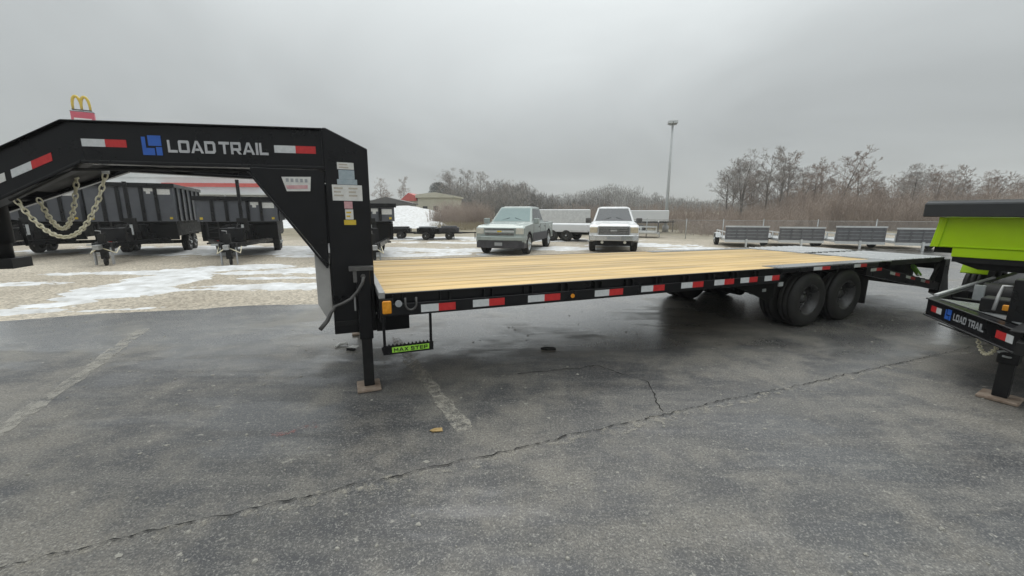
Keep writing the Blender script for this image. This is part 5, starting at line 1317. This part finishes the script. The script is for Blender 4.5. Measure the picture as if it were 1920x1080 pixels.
def evergreen():
    T = thing('evergreen_tree', 'dark round evergreen above the cream building', 'tree', (-21.0, 116, GR))
    mb = MB(); mb.tube([(0, 0, 0), (.1, 0, 3), (0, .1, 9.0)], [.3, .24, .05], 8); mb.build('trunk', 'bark', T)
    rnd = random.Random(8); mb = MB()
    for k in range(5200):
        z = 3.0 + 7.2 * rnd.random() ** .8
        rmax = 3.3 * math.sin(math.pi * min(1, max(.05, (z - 2.4) / 8.2))) ** .6
        a = rnd.uniform(0, 6.283); r = rmax * rnd.random() ** .45 * (1 + .16 * math.sin(3 * a + z * 1.7))
        c = Vector((r * math.cos(a), r * math.sin(a), z)); s = rnd.uniform(.12, .3)
        u = Vector((rnd.gauss(0, 1), rnd.gauss(0, 1), rnd.gauss(0, .6))).normalized() * s; v = u.orthogonal().normalized() * s * .5
        mb.add([c - u, c + v, c + u], [(0, 1, 2)])
    mb.build('crown', 'needles', T)
evergreen()
# brush: saplings and scrub that read as one mass
def brush(name, mat, n, xs, ys, hs, seed, stems=7, dens=None, twigs=5, r0=.016):
    rnd = random.Random(seed); mb = MB()
    for i in range(n):
        x, y = xs(rnd), ys(rnd)
        if callable(y): y = y(x)
        h0 = hs(rnd, x, y)
        for s in range(stems):
            h = h0 * rnd.uniform(.55, 1.0); d = Vector((rnd.gauss(0, .2), rnd.gauss(0, .2), 1)).normalized()
            p = Vector((x + rnd.gauss(0, .3), y + rnd.gauss(0, .3), GR)); q = p + d * h * .5; d2 = (d + Vector((rnd.gauss(0, .12), rnd.gauss(0, .12), .1))).normalized(); e = q + d2 * h * .5
            mb.tube([p, q, e], [r0, r0 * .7, r0 * .35], 3, caps=False, sm=False)
            for k in range(twigs):
                t = rnd.uniform(.3, 1); b = p.lerp(q, t * 2) if t < .5 else q.lerp(e, t * 2 - 1)
                dd = Vector((rnd.gauss(0, .55), rnd.gauss(0, .55), rnd.uniform(.3, 1))).normalized() * h * rnd.uniform(.1, .24)
                mb.tube([b, b + dd], [r0 * .5, r0 * .25], 3, caps=False, sm=False)
    return kind(mb.build(name, mat), 'stuff')
brush('scrub_thicket', 'thicket', 1500, lambda r: r.uniform(22.5, 64), lambda r: r.uniform(36, 48), lambda r, x, y: r.uniform(2.2, 4.6) * (1.0 if x < 40.5 or x > 43.2 else .55) * (0.62 if x < 27 else 1), 5, 7, twigs=6)
brush('scrub_brush', 'thicket', 260, lambda r: r.uniform(-10.2, -3.2), lambda r: r.uniform(50, 64), lambda r, x, y: r.uniform(1.6, 3.6), 6, 8, twigs=6, r0=.022)
brush('scrub_brush', 'thicket', 150, lambda r: r.uniform(13.6, 20), lambda r: r.uniform(28, 34), lambda r, x, y: r.uniform(.7, 1.7), 9, 7, twigs=5, r0=.012)
brush('scrub_brush', 'thicket', 520, lambda r: r.uniform(6, 30), lambda r: r.uniform(42, 62), lambda r, x, y: r.uniform(1.3, 3.2), 19, 7, twigs=5, r0=.02)
brush('dead_grass', 'grass_dead', 1500, lambda r: r.uniform(-8.5, 20), lambda r: r.uniform(38, 58), lambda r, x, y: r.uniform(.25, .9), 10, 6, twigs=0, r0=.02)
# far woods on the ridge
def far_woods():
    from mathutils import noise as mnoise
    rnd = random.Random(21); mb = MB()
    for (x0, x1, y0, y1, n, hfun) in (
        (-26, 34, 135, 165, 520, lambda x: 11.2 - 4.6 * max(0, min(1, (x - 2) / 12)) + 3.4 * mnoise.noise((x * .13, 0, 5))),
        (0, 150, 215, 255, 900, lambda x: 11.0 - 3.0 * max(0, min(1, (x - 75) / 40)) + 6.5 * math.exp(-((x - 56) / 17) ** 2) + 2.4 * mnoise.noise((x * .09, 3, 1)) + 1.8 * mnoise.noise((x * .3, 3, 1))),
        (-130, 10, 225, 265, 600, lambda x: 9.5 + 2.5 * mnoise.noise((x * .06, 7, 1))),
        (140, 330, 215, 255, 900, lambda x: 12.0 + 3.0 * mnoise.noise((x * .06, 9, 1)))):
        for i in range(n):
            x = rnd.uniform(x0, x1); y = rnd.uniform(y0, y1); h = hfun(x) * rnd.uniform(.72, 1.05)
            mb.tube([(x, y, GR), (x + rnd.gauss(0, .3), y, h * .55), (x + rnd.gauss(0, .4), y, h)], [.16, .1, .03], 3, caps=False, sm=False)
            w_ = h * rnd.uniform(.16, .27)
            for k in range(46):
                z = h * (.22 + .8 * rnd.random() ** .85); rr = w_ * math.sin(math.pi * min(.98, max(.06, z / h * .88))) ** .6
                a = rnd.uniform(0, 6.283); r = rr * rnd.random() ** .5
                c = Vector((x + r * math.cos(a), y + r * math.sin(a), z))
                u = Vector((rnd.gauss(0, .6), rnd.gauss(0, .6), rnd.uniform(.3, 1.2))).normalized() * rnd.uniform(.5, 1.1); v = Vector((u.y, -u.x, 0)); v = (v.normalized() if v.length > .01 else Vector((1, 0, 0))) * rnd.uniform(.06, .16)
                mb.add([c - u - v, c - u + v, c + u], [(0, 1, 2)])
    kind(mb.build('far_woods', 'farwood'), 'stuff')
    # the rising ground below them
    mb = MB(); nx, ny = 80, 10; vs = []
    for j in range(ny):
        for i in range(nx):
            x = -420 + 840 * i / (nx - 1); y = 120 + 190 * j / (ny - 1)
            vs.append((x, y, -.3 + 5.2 * (j / (ny - 1)) ** 1.1 + .6 * mnoise.noise((x * .02, y * .02, 0)) * j / ny))
    mb.add(vs, [(j * nx + i, j * nx + i + 1, (j + 1) * nx + i + 1, (j + 1) * nx + i) for j in range(ny - 1) for i in range(nx - 1)], 0, True)
    kind(mb.build('hills', 'grass_dead'), 'structure')
far_woods()

# ------------------------------------------------------------------ grit and pale flecks on the pavement
def grit():
    rnd = random.Random(12); mb = MB()
    for i in range(520):
        y = 1.1 + 5.5 * rnd.random() ** 1.6; x = rnd.uniform(-1.15, 1.15) * (y + .6)
        s = rnd.choice((.004, .005, .006, .008, .011)) * rnd.uniform(.7, 1.3); n = 6; o = rnd.random() * 6
        ring = [(x + s * (1 + rnd.uniform(-.3, .3)) * math.cos(o + 6.283 * k / n), y + s * (1 + rnd.uniform(-.3, .3)) * math.sin(o + 6.283 * k / n), .001) for k in range(n)]
        top = [(x + (p[0] - x) * .6, y + (p[1] - y) * .6, .001 + s * .55) for p in ring]
        mb.add(ring + top, [tuple(range(n, 2 * n))] + [(k, (k + 1) % n, n + (k + 1) % n, n + k) for k in range(n)])
    kind(mb.build('loose_grit', 'stone_pale'), 'stuff')
    mb = MB()
    for i in range(46):
        y = 1.2 + 4.2 * rnd.random() ** 1.4; x = rnd.uniform(-1.1, 1.1) * (y + .5); s = rnd.uniform(.008, .022); n = 11; o = rnd.random() * 6
        ring = [(x + s * rnd.uniform(.6, 1.3) * math.cos(o + 6.283 * k / n), y + s * .8 * rnd.uniform(.6, 1.3) * math.sin(o + 6.283 * k / n), .0025) for k in range(n)]
        mb.add(ring + [(x, y, .006)], [(k, (k + 1) % n, n) for k in range(n)])
    kind(mb.build('pale_mud_flecks', 'stone_pale'), 'stuff')
grit()
# ------------------------------------------------------------------ air
def haze():
    mb = MB(); mb.box(-455, 455, -70, 345, -1.35, 27)
    m = bpy.data.materials.new('pale_air'); m.use_nodes = True; t = m.node_tree; t.nodes.clear()
    o = N(t, 'ShaderNodeOutputMaterial'); v = N(t, 'ShaderNodeVolumePrincipled')
    v.inputs['Color'].default_value = (.93, .95, .96, 1); v.inputs['Density'].default_value = 0.0009; v.inputs['Anisotropy'].default_value = 0.2
    L(t, v.outputs[0], o.inputs['Volume'])
    kind(mb.build('haze', m), 'stuff')
haze()
